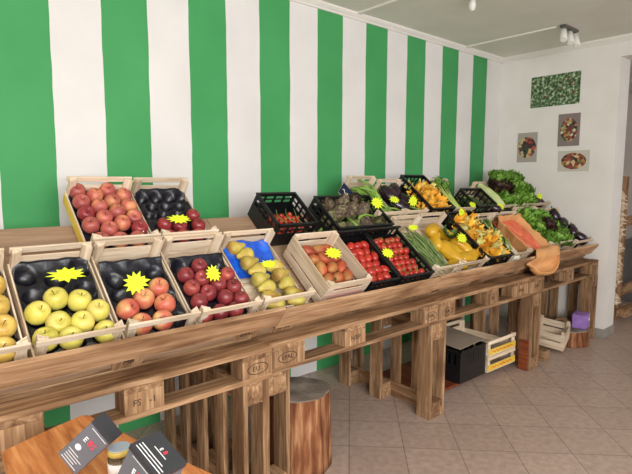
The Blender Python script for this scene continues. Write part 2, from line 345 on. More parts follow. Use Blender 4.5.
# pallet bench along the wall -------------------------------------------------
def stamp_oval(word, parent, x, y, z, wd=.10, hh=.052):
    ring = MB(); n = 28
    for i in range(n):
        a, c = 2*PI*i/n, 2*PI*(i+1)/n
        for k in (0,):
            p = [(wd/2*math.cos(a), hh/2*math.sin(a)), (wd/2*math.cos(c), hh/2*math.sin(c)), (wd*.455*math.cos(c), hh*.43*math.sin(c)), (wd*.455*math.cos(a), hh*.43*math.sin(a))]
            ring.bm.faces.new([ring.bm.verts.new((q[0], -.0006, q[1])) for q in p])
    r = ring.build('stamp_ring', M['stamp'], parent); r.location = (x, y, z)
    text(word, 'stamp_text', hh*.62, M['stamp'], parent, (x, y-.0003, z))
def bench(x0, blocks, x1, yo, label, stamps):
    t = thing('pallet', label, 'pallet', 'pallets laid flat as the bench top', Matrix.Translation((x0, yo, .6)))
    L = x1-x0
    for y in (0, .145+.0175, .3275, .4925, .655):                  # top deck
        MB().box(0, L, y, y+(.145 if y not in (.145+.0175, .4925) else .145), .122, .144).build('deck_board', PW[0], t, bevel=.002)
    for k, (a, c) in enumerate(blocks):
        MB().box(a-x0, c-x0, 0, .8, .1, .122).build('stringer_board', PW[1], t, bevel=.002)
        for y in (0, .3275, .7):
            bl = MB().box(a-x0, c-x0, y, y+(.1 if y != .3275 else .145), .022, .1).build('block', PW[2], t, bevel=.002)
            if y == 0 and stamps[k]:
                cx, cz = (c-a)/2+a-x0, .061
                if stamps[k].startswith('('): stamp_oval(stamps[k][1:], bl, cx, -.0008, cz, min(.11, (c-a)*.75))
                else:
                    ws = stamps[k].split()
                    for q, wd_ in enumerate(ws): text(wd_, 'stamp_text', .034, M['stamp'], bl, (cx+(q-(len(ws)-1)/2)*.06, -.0008, cz))
    for y in (0, .35, .7):
        MB().box(0, L, y, y+.1, 0, .022).build('skid_board', PW[0], t, bevel=.002)
    return t
bench(-1.27, [(-1.105, -.955), (-.695, -.545), (-.195, -.042)], -.042, -.03, 'flat wooden pallet nearest the camera, its middle block stamped FS', ['', 'FS  -1', '(EU .'])
bench(-.036, [(-.036, .172), (.44, .59), (1.09, 1.236)], 1.236, 0, 'flat wooden bench pallet second from the orange table, above the tall stump', ['(EPAL', 'N/EP', '(EPAL'])
bench(1.242, [(1.242, 1.415), (1.79, 1.945), (2.16, 2.382)], 2.382, 0, 'flat wooden bench pallet above the black crate on the floor', ['(EUR', 'EP', 'EPAL'])
bench(2.388, [(2.388, 2.64), (3.05, 3.195), (3.57, 3.735)], 3.735, 0, 'flat wooden bench pallet ending at the white wall', ['EUR', 'EP', ''])

def leg_pallet(x0, x1, yo, slats_left, label, ys=(0, .4, .7)):
    t = thing('leg_pallet', label, 'pallet', 'pallets stood on edge under the bench', Matrix.Translation((x0, yo, 0)))
    w_ = x1-x0; b = .022
    outer = [(y, .1) for y in ys]; inner = [(0, .1), (.17, .08), (.35, .08), (.53, .08), (.70, .1)]
    L, Rr = (inner, outer) if slats_left else (outer, inner)
    for y, d in L: MB().box(0, b, y, y+d, 0, .6).build('upright_board', PW[2], t, bevel=.002)
    for y, d in Rr: MB().box(w_-b, w_, y, y+d, 0, .6).build('upright_board', PW[2], t, bevel=.002)
    xa, xb = (b, w_-2*b) if not slats_left else (2*b, w_-b)
    for z in (0, .5):
        for y in ys: MB().box(xa, xb, y, y+.1, z, z+.1).build('block', PW[1], t, bevel=.002)
        r0, r1 = (xb, w_-b) if not slats_left else (b, xa)
        MB().box(r0, r1, 0, .8, z, z+.1).build('rail_board', PW[1], t, bevel=.002)
    return t
leg_pallet(-.19, -.068, -.025, True, 'upright leg pallet carrying the corner stamped EU', (0, .35, .7))
leg_pallet(-.058, .082, 0, True, 'upright leg pallet touching the left side of the tall stump', (0, .35, .7))
leg_pallet(1.17, 1.325, 0, False, 'upright leg pallet standing left of the black plastic crate on the floor')
leg_pallet(2.44, 2.585, -.01, False, 'upright leg pallet between the yellow printed crates and the tilted crate')
leg_pallet(3.60, 3.745, 0.0, False, 'upright leg pallet against the white wall behind the purple carton')
leg_pallet(-1.11, -.915, -.025, False, 'upright leg pallet behind the orange table top')

# leaning display pallets --------------------------------------------------
HD = .04                                               # height of the deck face in the leaning frame
def lean(x0, x1, hp, label, marks, blocks):
    t = thing('display_pallet', label, 'pallet', 'pallets leaning back as the display slope', F(x0, 0, 0))
    L = x1-x0
    MB().box(0, L, 0, .77, HD-.016, HD).build('deck_board', M['deck'], t)
    for s in (.0, .33, .66): MB().box(0, L, s+.002, s+.1, HD-.04, HD-.016).build('stringer_board', PW[0], t)
    MB().box(0, L, -.02, 0, hp[0], hp[1]).build('front_board', KW[0], t, bevel=.002)
    for k, (a, c) in enumerate(blocks):
        a -= x0; c -= x0
        top = hp[0]+.01
        bl = MB().prism([(a+.018, .0005), (c-.03, .0005), (c, top), (a-.002, top)], -.002, .05).build('block', PW[2], t, bevel=.002)
        if marks[k]:
            text(marks[k], 'stamp_text', .034, M['stamp'], bl, ((a+c)/2-.005, -.003, (top-.005)/2))
    # props that hold up the high edge
    Ti = RT.inverted()
    for x in (.1, L-.15):
        p = MB()
        y0, y1 = .52, .58
        zt = lambda y: (y-.13)*math.tan(T)
        p.bm.verts.ensure_lookup_table()
        vs = [(x, y0, 0), (x+.05, y0, 0), (x+.05, y1, 0), (x, y1, 0), (x, y0, zt(y0)-.02), (x+.05, y0, zt(y0)-.02), (x+.05, y1, zt(y1)-.02), (x, y1, zt(y1)-.02)]
        vv = [p.bm.verts.new(Ti @ Vector((q[0], q[1]-.13, q[2]))) for q in vs]
        for f in ((0, 3, 2, 1), (4, 5, 6, 7), (0, 1, 5, 4), (1, 2, 6, 5), (2, 3, 7, 6), (3, 0, 4, 7)): p.bm.faces.new([vv[i] for i in f])
        p.build('prop_post', PW[2], t)
    return t
lean(-1.45, .055, (.08, .202), 'leaning pallet under the apple crates nearest the camera', ['MB', 'EPAL'], [(-.70, -.54), (-.16, .0)])
lean(.058, 1.25, (.058, .185), 'leaning pallet under the pear and tomato crates', ['EPAL', 'EUR', 'EPAL'], [(.06, .22), (.55, .72), (1.05, 1.2)])
lean(1.253, 2.40, (.075, .195), 'leaning pallet under the green bean and pepper crates', ['EUR', 'EP', 'EPAL'], [(1.27, 1.42), (1.75, 1.92), (2.2, 2.36)])
lean(2.403, 3.70, (.085, .2), 'leaning pallet under the carrots and lettuce by the white wall', ['', ''], [(2.42, 2.58), (3.1, 3.26)])

# ------------------------------------------------------------------ crates
RIM = .197; BOT = HD+.004
def wood_crate(label, x0, x1, s0, s1, h0=BOT, h1=RIM, side=.062, yellow=False, solid=False, mtx=None, mats=CW, group='wooden produce crates on the display'):
    t = thing('wooden_crate', label, 'crate', group, F(x0, s0, h0) if mtx is None else mtx)
    w_, L, Hh = x1-x0, s1-s0, h1-h0; b = .006; sb = side if not solid else Hh-.015
    for k in range(4): 
        a = k*L/4
        MB().box(0.002, w_-.002, a+.003, a+L/4-.003, 0, .004).build('base_slat', mats[0], t)
    for xx in (0, w_-b):
        if solid:
            MB().box(xx, xx+b, 0, L, .004, sb*.36).build('side_board', mats[1], t)
            MB().box(xx, xx+b, 0, L, sb*.44, sb).build('side_board', mats[1], t)
        else:
            MB().box(xx, xx+b, 0, L, .004, sb).build('side_board', mats[1], t)
        if yellow and xx == 0:
            MB().box(-.0012, 0, .004, L-.004, .008, sb-.008).build('yellow_print', M['yellow_paint'], t)
    pz = Hh-.002
    for xx, sx in ((b, 1), (w_-b, -1)):
        for yy, sy in ((b, 1), (L-b, -1)):
            MB().slab([(xx, yy), (xx+sx*.034, yy), (xx+sx*.034, yy+sy*.012), (xx, yy+sy*.03)], .004, pz).build('corner_post', mats[2], t)
    for yy in (0, L-b):
        if solid:
            MB().box(b, w_-b, yy, yy+b, .004, Hh*.62).box(b, w_-b, yy, yy+b, Hh*.74, Hh).box(b, w_*.16, yy, yy+b, Hh*.62, Hh*.74).box(w_*.84, w_-b, yy, yy+b, Hh*.62, Hh*.74).build('end_board', mats[0], t)
        else:
            MB().box(0, w_, yy-.001, yy+b+.002, Hh-.028, Hh).build('end_slat', mats[0], t, bevel=.0015)
            if yy > 0: MB().box(b, w_-b, yy, yy+b, .004, Hh-.05).build('end_slat', mats[0], t)
            else: MB().box(b, w_-b, yy, yy+b, .004, sb+.004).build('end_slat', mats[0], t)
    return t
def lattice(m, axis, off, th, u0, u1, z0, z1, nu, nz, bar=.008, low=.014):
    def bx(a, c, e, f):
        if axis == 'y': m.box(a, c, off, off+th, e, f)
        else: m.box(off, off+th, a, c, e, f)
    bx(u0, u1, z1-.018, z1); bx(u0, u1, z0, z0+low)
    z0 = z0+low-.014
    for i in range(nu+1):
        a = u0+(u1-u0-bar)*i/nu; bx(a, a+bar, z0+.014, z1-.016)
    for j in range(1, nz):
        z = z0+.014+(z1-z0-.03)*j/nz; bx(u0+bar, u1-bar, z-.004, z+.004)
def plastic_crate(label, x0, x1, s0, s1, h0=BOT, h1=RIM, mtx=None, nx=6, nz=2, group='black plastic crates on the display', low_front=0, bar=.012, low=.05):
    t = thing('plastic_crate', label, 'crate', group, F(x0, s0, h0) if mtx is None else mtx)
    w_, L, Hh = x1-x0, s1-s0, h1-h0; th = .006
    MB().box(0, w_, 0, L, 0, .005).build('base', M['black_plastic'], t)
    for yy in (0, L-th):
        hz = Hh-low_front if yy == 0 else Hh
        m = MB(); lattice(m, 'y', yy, th, 0, w_, .005, hz, nx, nz, bar, low); m.box(-.004, w_+.004, yy-.004, yy+th+.004, hz, hz+.006); m.build('end_wall', M['black_plastic'], t)
    for xx in (0, w_-th):
        m = MB(); lattice(m, 'x', xx, th, th, L-th, .005, Hh-low_front, max(4, int(L/.05)), nz, bar, low); m.box(xx-.004, xx+th+.004, -.004, L+.004, Hh-low_front, Hh-low_front+.006); m.build('side_wall', M['black_plastic'], t)
    return t
def tray(label, x0, x1, s0, s1, pockets, h=.095, mat='tray', name='fruit_tray', dip=.032, rad=.042, back=.03):
    def fn(a, c):
        x = x0+(x1-x0)*a; s = s0+(s1-s0)*c; z = h
        for px, ps in pockets:
            d = math.hypot(x-px, s-ps)
            if d < rad: z = min(z, h-dip*math.cos(d/rad*PI/2)**.7)
        if s > s1-.05: z += back*((s-(s1-.05))/.05)**1.5
        z += .003*math.sin(x*70)*math.sin(s*60)+.0025*noise.noise(Vector((x*30, s*30, 1)))
        return Vector((x-x0, s-s0, z-h))
    o = MB().grid(fn, 44, 56).build(name, M[mat], smooth=True, solid=.0015); o.matrix_world = F(x0, s0, h)
    tag(o, label, 'tray'); return o
# --- fruit builders
def apple_prof(r, hs=.9):
    P = [(0, .60), (.12, .66), (.28, .82), (.5, .90), (.74, .78), (.93, .45), (1.0, .08), (.95, -.3), (.8, -.62), (.58, -.84), (.36, -.9), (.2, -.84), (.08, -.76), (0, -.74)]
    return [(a*r, z*r*hs) for a, z in P]
def apple_builder(name, mat, r=.045, hs=.95, sticker=False):
    def bld():
        o = MB().lathe(apple_prof(r, hs), 20, lobes=5, amp=.012).build(name, M[mat], smooth=True)
        MB().tube([(0, 0, .55*r*hs), (.002, .001, .8*r*hs), (.005, .003, r*hs*1.02)], [.0016, .0014, .002], 6).build('stem', M['stem'], o, True)
        MB().lathe([(0, -.72*r*hs), (.1*r, -.8*r*hs), (.14*r, -.88*r*hs), (0, -.8*r*hs)], 6).build('calyx', M['stem'], o)
        if sticker:
            z0 = .55; rr = .008
            d = Vector((math.cos(-1.4)*.8, math.sin(-1.4)*.8, .55)).normalized()
            q = d.to_track_quat('Z', 'Y').to_matrix().to_4x4(); q.translation = Vector((d.x*r*.925, d.y*r*.925, d.z*r*.89))
            MB().lathe([(0, .0042), (rr*.6, .0036), (rr, .0022), (rr, .0002), (0, .0002)], 12, q).build('sticker', M['sticker'], o)
        return o
    return bld
ORD = ['first', 'second', 'third', 'fourth', 'fifth', 'sixth', 'seventh', 'eighth']
def relax(pts, r, b, it=120, hmin=None):
    """push round fruit apart until neighbours only touch, inside the crate b = (x0, x1, s0, s1)"""
    P = [Vector(p) for p in pts]; h0 = [p.z for p in P]
    for _ in range(it):
        for i in range(len(P)):
            for j in range(i):
                d = P[i]-P[j]; L = d.length
                if L < 2*r:
                    d = d/(L+1e-6)*(2*r-L)*.5; d.z *= .8; P[i] += d; P[j] -= d
        for i, p in enumerate(P):
            p.x = min(max(p.x, b[0]+r), b[1]-r); p.y = min(max(p.y, b[2]+r), b[3]-r); p.z = max(p.z, h0[i]-.002)
    return [tuple(p) for p in P]
def rows(rws, kind, where, cat, key, builder, group, h, tilt=.55, rot=None, stick=(), r=0, b=None):
    """rws: rows from the front edge to the back, each a list of (x, s) from left to right"""
    n = 0
    if r:
        flat = relax([(p[0], p[1], p[2] if len(p) > 2 else h) for rw in rws for p in rw], r, b); k = 0; out = []
        for rw in rws: out.append(flat[k:k+len(rw)]); k += len(rw)
        rws = out
    for i, rw in enumerate(sorted_rows(rws)):
        for j, p in enumerate(rw):
            rn = 'front row' if i == 0 else ('back row' if i == len(rws)-1 else ORD[i]+' row from the front')
            pl = 'leftmost' if j == 0 and len(rw) > 1 else ('rightmost' if j == len(rw)-1 and len(rw) > 1 else (ORD[j]+' from left' if len(rw) > 1 else 'alone'))
            k, bd = key, builder
            if n in stick: k, bd = key+'_s', stick[n]
            hh = p[2] if len(p) > 2 else h
            rt = rnd_rot(tilt) if rot is None else rot(n)
            if n in stick: rt = Matrix.Rotation(jit(0, .25), 4, 'Z') @ Matrix.Rotation(jit(0.2, .2), 4, 'X')
            place(k, bd, F(p[0], p[1], hh, rt), f'{kind} {where}, {rn}, {pl}', cat, group)
            n += 1
def sorted_rows(r): return [sorted(q) for q in r]
# --- price tags
def star(label, x, s, h, wd, hh, tilt=.25, yaw=0, roll=0, seed=0):
    rg = random.Random(seed); n = 12; pts = []
    for i in range(n*2):
        a = PI*i/n; k = 1 if i % 2 == 0 else .66
        k *= rg.uniform(.86, 1.12); pts.append((wd/2*k*math.cos(a), hh/2*k*math.sin(a)))
    m = MB(); v = [m.bm.verts.new((p[0], p[1], .0006)) for p in pts]; v2 = [m.bm.verts.new((p[0], p[1], -.0006)) for p in pts]
    c = m.bm.verts.new((0, 0, .0006)); c2 = m.bm.verts.new((0, 0, -.0006))
    for i in range(n*2):
        j = (i+1) % (n*2); m.bm.faces.new((c, v[i], v[j])); m.bm.faces.new((c2, v2[j], v2[i])); m.bm.faces.new((v[i], v2[i], v2[j], v[j]))
    o = m.build('price_tag', M['yellow_card'])
    wr_ = MB()
    for k in range(2):
        y = hh*(.1-.2*k); x0_ = -wd*.22+wd*.06*k; pp = []
        for i in range(9): pp.append((x0_+wd*.42*i/8, y+hh*.07*rg.uniform(-1, 1), .0009))
        wr_.tube(pp, .0007, 4)
    wr_.build('handwriting', M['ink'], o)
    o.matrix_world = F(x, s, h, Matrix.Rotation(yaw, 4, 'Z') @ Matrix.Rotation(tilt, 4, 'X') @ Matrix.Rotation(roll, 4, 'Z'))
    tag(o, label, 'price tag', 'yellow star price tags'); return o

# ---- front row, left to right
FR0, FR1 = .054, .505
wood_crate('wooden crate of russet apples at the very left edge of the front row', -1.262, -.963, FR0, FR1)
wood_crate('wooden crate of golden apples, left end of the front row', -.947, -.648, FR0, FR1)
wood_crate('wooden crate holding pink apples on a dark tray, front row', -.637, -.339, FR0, FR1)
wood_crate('wooden crate of dark red apples beside the pears', -.331, -.029, FR0, FR1)
wood_crate('wooden crate of pears with a blue liner', -.018, .286, FR0, FR1)
# russet apples (cut by the left edge of the photo)
P0 = [[(-1.14, .105), (-1.03, .108)], [(-1.19, .19), (-1.085, .195), (-.997, .203)], [(-1.13, .285), (-1.02, .295)], [(-1.18, .375), (-1.08, .385), (-.995, .39)]]
tray('dark moulded tray under the russet apples', -1.25, -.975, .075, .49, sum(P0, []), .09)
rows(P0, 'russet golden apple', 'at the left photo edge', 'apple', 'russet', apple_builder('apple', 'russet', .046), 'russet apples at the left edge', .112, stick={1: apple_builder('apple', 'russet', .046, .95, True), 4: apple_builder('apple', 'russet', .046, .95, True)}, r=0.0465, b=(-1.256, -0.969, 0.062, 0.49))
P1 = [[(-.894, .105), (-.80, .092), (-.695, .096)], [(-.894, .218), (-.836, .186), (-.755, .172), (-.692, .195)], [(-.815, .293), (-.742, .262)]]
P1 = [[(-.893, .112), (-.808, .09), (-.697, .093)], [(-.896, .222), (-.838, .176), (-.757, .163), (-.688, .198)], [(-.812, .283), (-.742, .248)]]
E1 = [(-.89, .33), (-.70, .34), (-.90, .43), (-.80, .40), (-.70, .44), (-.66, .28)]
tray('dark moulded tray half emptied of golden apples', -.936, -.66, .075, .488, sum(P1, [])+E1, .10)
rows(P1, 'golden apple', 'in the golden apple crate', 'apple', 'golden', apple_builder('apple', 'golden', .044), 'golden apples', .122, .7, stick={4: apple_builder('apple', 'golden', .044, .95, True)}, r=0.0405, b=(-0.94, -0.655, 0.058, 0.49))
P2 = [[(-.557, .1), (-.468, .098)], [(-.578, .182), (-.432, .18)], [(-.507, .222)], [(-.425, .272)]]
E2 = [(-.39, .105), (-.385, .225), (-.58, .275), (-.575, .355), (-.40, .37), (-.49, .33)]
tray('dark moulded tray half emptied of pink apples', -.626, -.35, .075, .445, sum(P2, [])+E2, .10)
rows(P2, 'pink striped apple', 'in the pink apple crate', 'apple', 'pinkapple', apple_builder('apple', 'pink_apple', .044), 'pink apples', .12, .6, r=0.0445, b=(-0.63, -0.346, 0.058, 0.49))
P3 = [[(-.27, .09), (-.19, .078), (-.11, .086), (-.045, .1)], [(-.272, .168), (-.118, .165), (-.048, .178)], [(-.265, .24), (-.19, .2), (-.11, .242), (-.046, .262)], [(-.268, .312), (-.19, .275)], [(-.19, .366)]]
E3 = [(-.09, .355), (-.28, .385)]
tray('dark moulded tray under the dark red apples', -.32, -.04, .07, .43, sum(P3, [])+E3, .10, rad=.037)
rows(P3, 'dark red apple', 'beside the pear crate', 'apple', 'darkapple', apple_builder('apple', 'dark_apple', .038), 'dark red apples', .118, .6, r=0.0385, b=(-0.324, -0.036, 0.05, 0.49))
# pears
def pear_builder():
    P = [(0, -.5), (.12, -.52), (.3, -.47), (.43, -.33), (.47, -.14), (.42, .06), (.30, .26), (.21, .44), (.16, .58), (.09, .66), (0, .67)]
    r = .088
    o = MB().lathe([(a*r*.97, z*r*.98) for a, z in P], 18).build('pear', M['pear'], smooth=True)
    MB().tube([(0, 0, .63*r), (.002, 0, .8*r), (.006, .002, .98*r)], [.0018, .0014, .0018], 6).build('stem', M['stem'], o, True)
    return o
PE = [((.04, .465), (.10, .47), 'topmost at the back left corner'), ((.13, .415), (.03, .40), 'second from the top on the left, neck to the left'), ((.05, .352), (.15, .365), 'third from the top on the left'), ((.145, .305), (.04, .292), 'fourth from the top on the left, neck to the left'),
      ((.055, .238), (.16, .255), 'lying in the middle of the left side'), ((.135, .19), (.04, .178), 'bright yellow one in the centre'), ((.185, .245), (.285, .262), 'right of the centre, neck to the right'), ((.25, .312), (.16, .298), 'topmost on the right by the blue liner'),
      ((.255, .20), (.16, .172), 'on the right side, lying slantwise'), ((.05, .125), (.15, .122), 'on the left just above the front slat'), ((.195, .125), (.275, .118), 'right of centre just above the front slat'), ((.13, .08), (.03, .085), 'behind the front slat on the left'), ((.25, .08), (.16, .078), 'behind the front slat on the right')]
for a, c, lb in PE:
    d = Vector((c[0]-a[0], c[1]-a[1], .012)).normalized(); m_ = (Vector((a[0], a[1], 0))*.62+Vector((c[0], c[1], 0))*.38)
    q = d.to_track_quat('Z', 'Y').to_matrix().to_4x4() @ Matrix.Rotation(R_.uniform(0, 6), 4, 'Z')
    place('pear', pear_builder, F(m_.x, m_.y, .112, q), 'yellow brown pear, '+lb, 'pear', 'pears')
def blue_fn(a, c):
    x = .27*a; s = .235+.195*c; z = 0; c = .5+.5*c
    if c > .6: z += .055*(c-.6)/.4+.014*math.sin(a*9+c*5)*(c-.6)/.4+.010*math.sin(a*5-c*14)*(c-.6)/.4
    return Vector((x, s, z+.003*noise.noise(Vector((x*40, s*40, 0)))))
o = MB().grid(blue_fn, 30, 40).build('crate_liner', M['blue_tray'], smooth=True, solid=.001); o.matrix_world = F(0, .065, .066); tag(o, 'bright blue plastic liner showing behind the pears', 'liner')
# oval fruit crate, higher and shorter
wood_crate('pale solid-sided wooden crate of reddish oval fruit', .362, .678, .052, .422, .062, .225, solid=True)
t_ = MB().box(.04, .29, -.0018, -.0006, .045, .082).build('faded_print', M['pink_ink'], bpy.data.objects['wooden_crate.005'])
def oval_builder():
    P = [(0, -1.2), (.3, -1.14), (.62, -.9), (.88, -.5), (1, 0), (.94, .45), (.74, .85), (.45, 1.06), (.22, 1.1), (0, 1.06)]
    o = MB().lathe([(a*.0325, z*.039) for a, z in P], 16).build('oval_fruit', M['oval'], smooth=True)
    MB().lathe([(0, .0413), (.008, .0408), (.009, .0428), (.007, .0443), (0, .0431)], 8).build('calyx', M['stem'], o)
    return o
P5 = [[(.41, .105), (.475, .10), (.545, .105), (.62, .10)], [(.41, .175), (.48, .165), (.55, .17), (.625, .165)], [(.41, .245), (.48, .24), (.55, .242), (.62, .235)], [(.41, .315), (.475, .31), (.545, .312), (.62, .31)], [(.42, .38), (.49, .378), (.555, .38), (.62, .375)], [(.445, .14, .158), (.515, .135, .16), (.585, .14, .158)], [(.445, .21, .16), (.515, .205, .165), (.59, .205, .158)], [(.445, .28, .158), (.515, .278, .163), (.585, .275, .156)], [(.455, .345, .155), (.52, .345, .158), (.585, .345, .154)]]
def ov_rot(n): return Matrix.Rotation(R_.uniform(0, 6.28), 4, 'Z') @ Matrix.Rotation(PI/2+jit(0, .4), 4, 'X') @ Matrix.Rotation(R_.uniform(0, 6), 4, 'Z')
fl_ = relax([(p[0], p[1], p[2] if len(p) > 2 else .103) for rw in P5 for p in rw], .0345, (.37, .67, .06, .414)); k = 0; P5b = []
for rw in P5: P5b.append(fl_[k:k+len(rw)]); k += len(rw)
rows(P5b[:5], 'reddish oval fruit', 'bottom layer', 'fruit', 'oval', oval_builder, 'reddish oval fruit', .108, rot=ov_rot)
rows(P5b[5:], 'reddish oval fruit', 'upper layer of its crate', 'fruit', 'oval', oval_builder, 'reddish oval fruit', .112, rot=ov_rot)
# tomatoes
def tomato_builder(name, mat, rx, rz, cal=True):
    def bld():
        P = [(0, -1), (.35, -.94), (.7, -.72), (.93, -.36), (1, .02), (.92, .4), (.7, .72), (.42, .9), (.2, .93), (0, .9)]
        o = MB().lathe([(a*rx, z*rz) for a, z in P], 14).build(name, M[mat], smooth=True)
        if cal:
            c = MB()
            for i in range(5):
                a = 2*PI*i/5; d = Vector((math.cos(a), math.sin(a), 0)); p = Vector((-d.y, d.x, 0))
                vs = [Vector((0, 0, rz*.95)), d*rx*.3+p*rx*.1+Vector((0, 0, rz*.97)), d*rx*.6+Vector((0, 0, rz*.93)), d*rx*.3-p*rx*.1+Vector((0, 0, rz*.97))]
                c.bm.faces.new([c.bm.verts.new(v) for v in vs])
            c.tube([(0, 0, rz*.9), (.001, 0, rz*1.15), (.004, .001, rz*1.3)], .0012, 5)
            c.build('calyx', M['green_stem'], o)
        return o
    return bld
plastic_crate('black plastic crate of plum tomatoes beside the solid-sided wooden crate', .705, .948, .05, .435, low_front=.03, low=.085, nz=1)
plastic_crate('black plastic crate of round tomatoes beside the green beans', .962, 1.268, .05, .435, low_front=.03, low=.085, nz=1)
def heap(x0, x1, s0, s1, dx, hb, ht, layers, rng):
    """staggered layers of points filling a crate, nearest the front first"""
    out = []
    for l in range(layers):
        h = hb+l*dx*.8; k = 0; s = s0+dx*.5+(dx*.4 if l % 2 else 0)
        while s < s1-dx*.45:
            x = x0+dx*.5+(dx*.5 if (k+l) % 2 else 0)
            while x < x1-dx*.45:
                out.append((x+rng.uniform(-1, 1)*dx*.10, s+rng.uniform(-1, 1)*dx*.10, h+rng.uniform(-.1, .1)*dx)); x += dx
            s += dx*.9; k += 1
    return out
rg = random.Random(3)
for p in relax([(p[0]+rg.uniform(-.008, .008), p[1]+rg.uniform(-.008, .008), p[2]) for p in heap(.716, .946, .06, .40, .055, .082, 0, 2, rg)], .0285, (.712, .946, .057, .428)):
    rt = Matrix.Rotation(rg.uniform(0, 6.3), 4, 'Z') @ Matrix.Rotation(PI/2+rg.uniform(-.6, .6), 4, 'X')
    place('plum', tomato_builder('plum_tomato', 'tomato', .0265, .035), F(p[0], p[1], p[2]+.006, rt), 'plum tomato in the black crate beside the solid-sided wooden crate', 'tomato', 'plum tomatoes')
for p in relax([(p[0]+rg.uniform(-.008, .008), p[1]+rg.uniform(-.008, .008), p[2]+(.018 if p[1] > .27 else 0)) for p in heap(.974, 1.262, .06, .415, .049, .08, 0, 2, rg)], .0246, (.969, 1.261, .057, .428)):
    place('round', tomato_builder('tomato', 'tomato', .0245, .0235), F(p[0], p[1], p[2]+.004, rnd_rot(1.2, rg)), 'small round tomato in the black crate beside the green beans', 'tomato', 'round tomatoes')
# green beans and peppers
wood_crate('wooden crate of green beans in the front row', 1.283, 1.577, FR0, .535)
wood_crate('wooden crate of yellow peppers beside the green beans', 1.583, 1.895, FR0, .545)
def bean_builder(L, bend):
    def bld():
        n = 10; pts = [(bend*math.sin(PI*i/n), L*(i/n-.5), .004*math.sin(PI*2*i/n)) for i in range(n+1)]
        o = MB().tube(pts, [.0022]+[.0046]*8+[.0036, .001], 7, .8).build('green_bean', M['bean'], smooth=True)
        MB().tube([pts[0], (pts[0][0]-.002, pts[0][1]-.008, 0)], .0014, 5).build('stem', M['green_stem'], o)
        return o
    return bld
rg = random.Random(5)
for i in range(95):
    k = i % 4; l = i//24
    L = (.24, .2, .27, .22)[k]
    x = rg.uniform(1.315, 1.545); s = rg.uniform(.18, .385) if l < 3 else rg.uniform(.2, .36)
    h = .075+l*.017+rg.uniform(0, .008)+.02*math.exp(-((x-1.43)/.09)**2)
    place('bean%d' % k, bean_builder(L, (.02, -.018, .008, .03)[k]), F(x, s, h, Matrix.Rotation(rg.uniform(-.22, .22)+.1, 4, 'Z') @ Matrix.Rotation(rg.uniform(-.06, .06), 4, 'X') @ Matrix.Rotation(rg.uniform(0, 6), 4, 'Y')), 'long green bean heaped in the crate left of the peppers', 'green bean', 'green beans')
def pepper_builder(L, r, bend):
    def bld():
        m = MB(); n = 12; rings = []
        pts = []; rad = []
        for i in range(n+1):
            t = i/n; pts.append((bend*math.sin(PI*t), L*(t-.5), .01*math.sin(PI*t)))
            rad.append(r*(.55+.45*min(1, t*5))*(1 if t < .75 else max(.25, 1-((t-.75)/.25)**2*.75)))
        m.tube(pts, rad, 18)
        for v in m.bm.verts:
            a = math.atan2(v.co.z, v.co.x-bend*math.sin(PI*(v.co.y/L+.5))); k = 1+.09*math.cos(3*a+v.co.y*8)
            c = Vector((bend*math.sin(PI*(v.co.y/L+.5)), v.co.y, .01)); v.co = c+(v.co-c)*k
        o = m.build('yellow_pepper', M['pepper'], smooth=True)
        md = o.modifiers.new('round', 'SUBSURF'); md.levels = 1; md.render_levels = 1
        MB().tube([(0, -L*.5+.004, .008), (.002, -L*.5-.012, .01), (.008, -L*.5-.028, .013)], [.008, .005, .006], 8).build('stem', M['green_stem'], o, True)
        return o
    return bld
for i, (x, s, h, rz, k, lb) in enumerate([(1.655, .40, .14, 2.0, 2, 'bent yellow pepper at the back of its crate'), (1.652, .325, .125, 2.5, 1, 'curved yellow pepper below the bent one'), (1.665, .20, .12, -2.9, 0, 'long straight yellow pepper lying down the crate'),
        (1.735, .225, .105, -2.8, 0, 'long yellow pepper under the star price tag'), (1.80, .23, .125, .4, 1, 'yellow pepper right of the star tag'), (1.755, .12, .115, 1.2, 2, 'lobed yellow pepper near the front slat'), (1.835, .125, .12, 2.0, 1, 'yellow pepper in the front right corner of its crate'), (1.84, .34, .10, .3, 0, 'yellow pepper at the back right side'), (1.655, .1, .09, 1.5, 1, 'yellow pepper at the front left behind the slat')]):
    place('pep%d' % k, pepper_builder((.24, .18, .15)[k], (.043, .044, .046)[k], (.008, .03, .02)[k]), F(x, s, h, Matrix.Rotation(rz, 4, 'Z') @ Matrix.Rotation(jit(0, .8), 4, 'Y')), lb, 'pepper', 'yellow peppers')
def leaf_fn(L, w_, curl, ruf, seed, freq=7):
    def fn(a, c):
        x = (c-.5)*2; t = a; ww = w_*math.sin(PI*min(1, .12+t*.82))**.7
        z = curl*t*t*L + .25*w_*x*x - .0
        z += ruf*(abs(x)**2+max(0, t-.6)*1.6)*math.sin(freq*t*PI+seed+x*6)
        return Vector((x*ww/2+ruf*.6*x*math.cos(freq*1.3*PI*t+seed), t*L*(1-.25*curl*t), z))
    return fn
def leafy(name, mat, n, L, w_, ruf, seed, rise=(.1, 1.2), grid=(9, 7), parent=None):
    rg = random.Random(seed); m = MB()
    for i in range(n):
        a = 2.4*i; el = rise[0]+(rise[1]-rise[0])*i/n
        mt = Matrix.Rotation(a, 4, 'Z') @ Matrix.Rotation(el, 4, 'X') @ Matrix.Translation((0, .005, 0))
        f = leaf_fn(L*rg.uniform(.8, 1.1)*(1-.25*i/n), w_*rg.uniform(.8, 1.15), .35, ruf, rg.uniform(0, 6), rg.uniform(6, 9))
        m.grid(lambda u, v: mt @ f(u, v), *grid)
    return m.build(name, M[mat], parent, True)
leaf = leafy('basil_leaf', 'green_dark', 5, .09, .05, .006, 4, (.1, .5)); leaf.matrix_world = F(1.79, .36, .13); tag(leaf, 'dark green leaves lying among the yellow peppers', 'leaf')
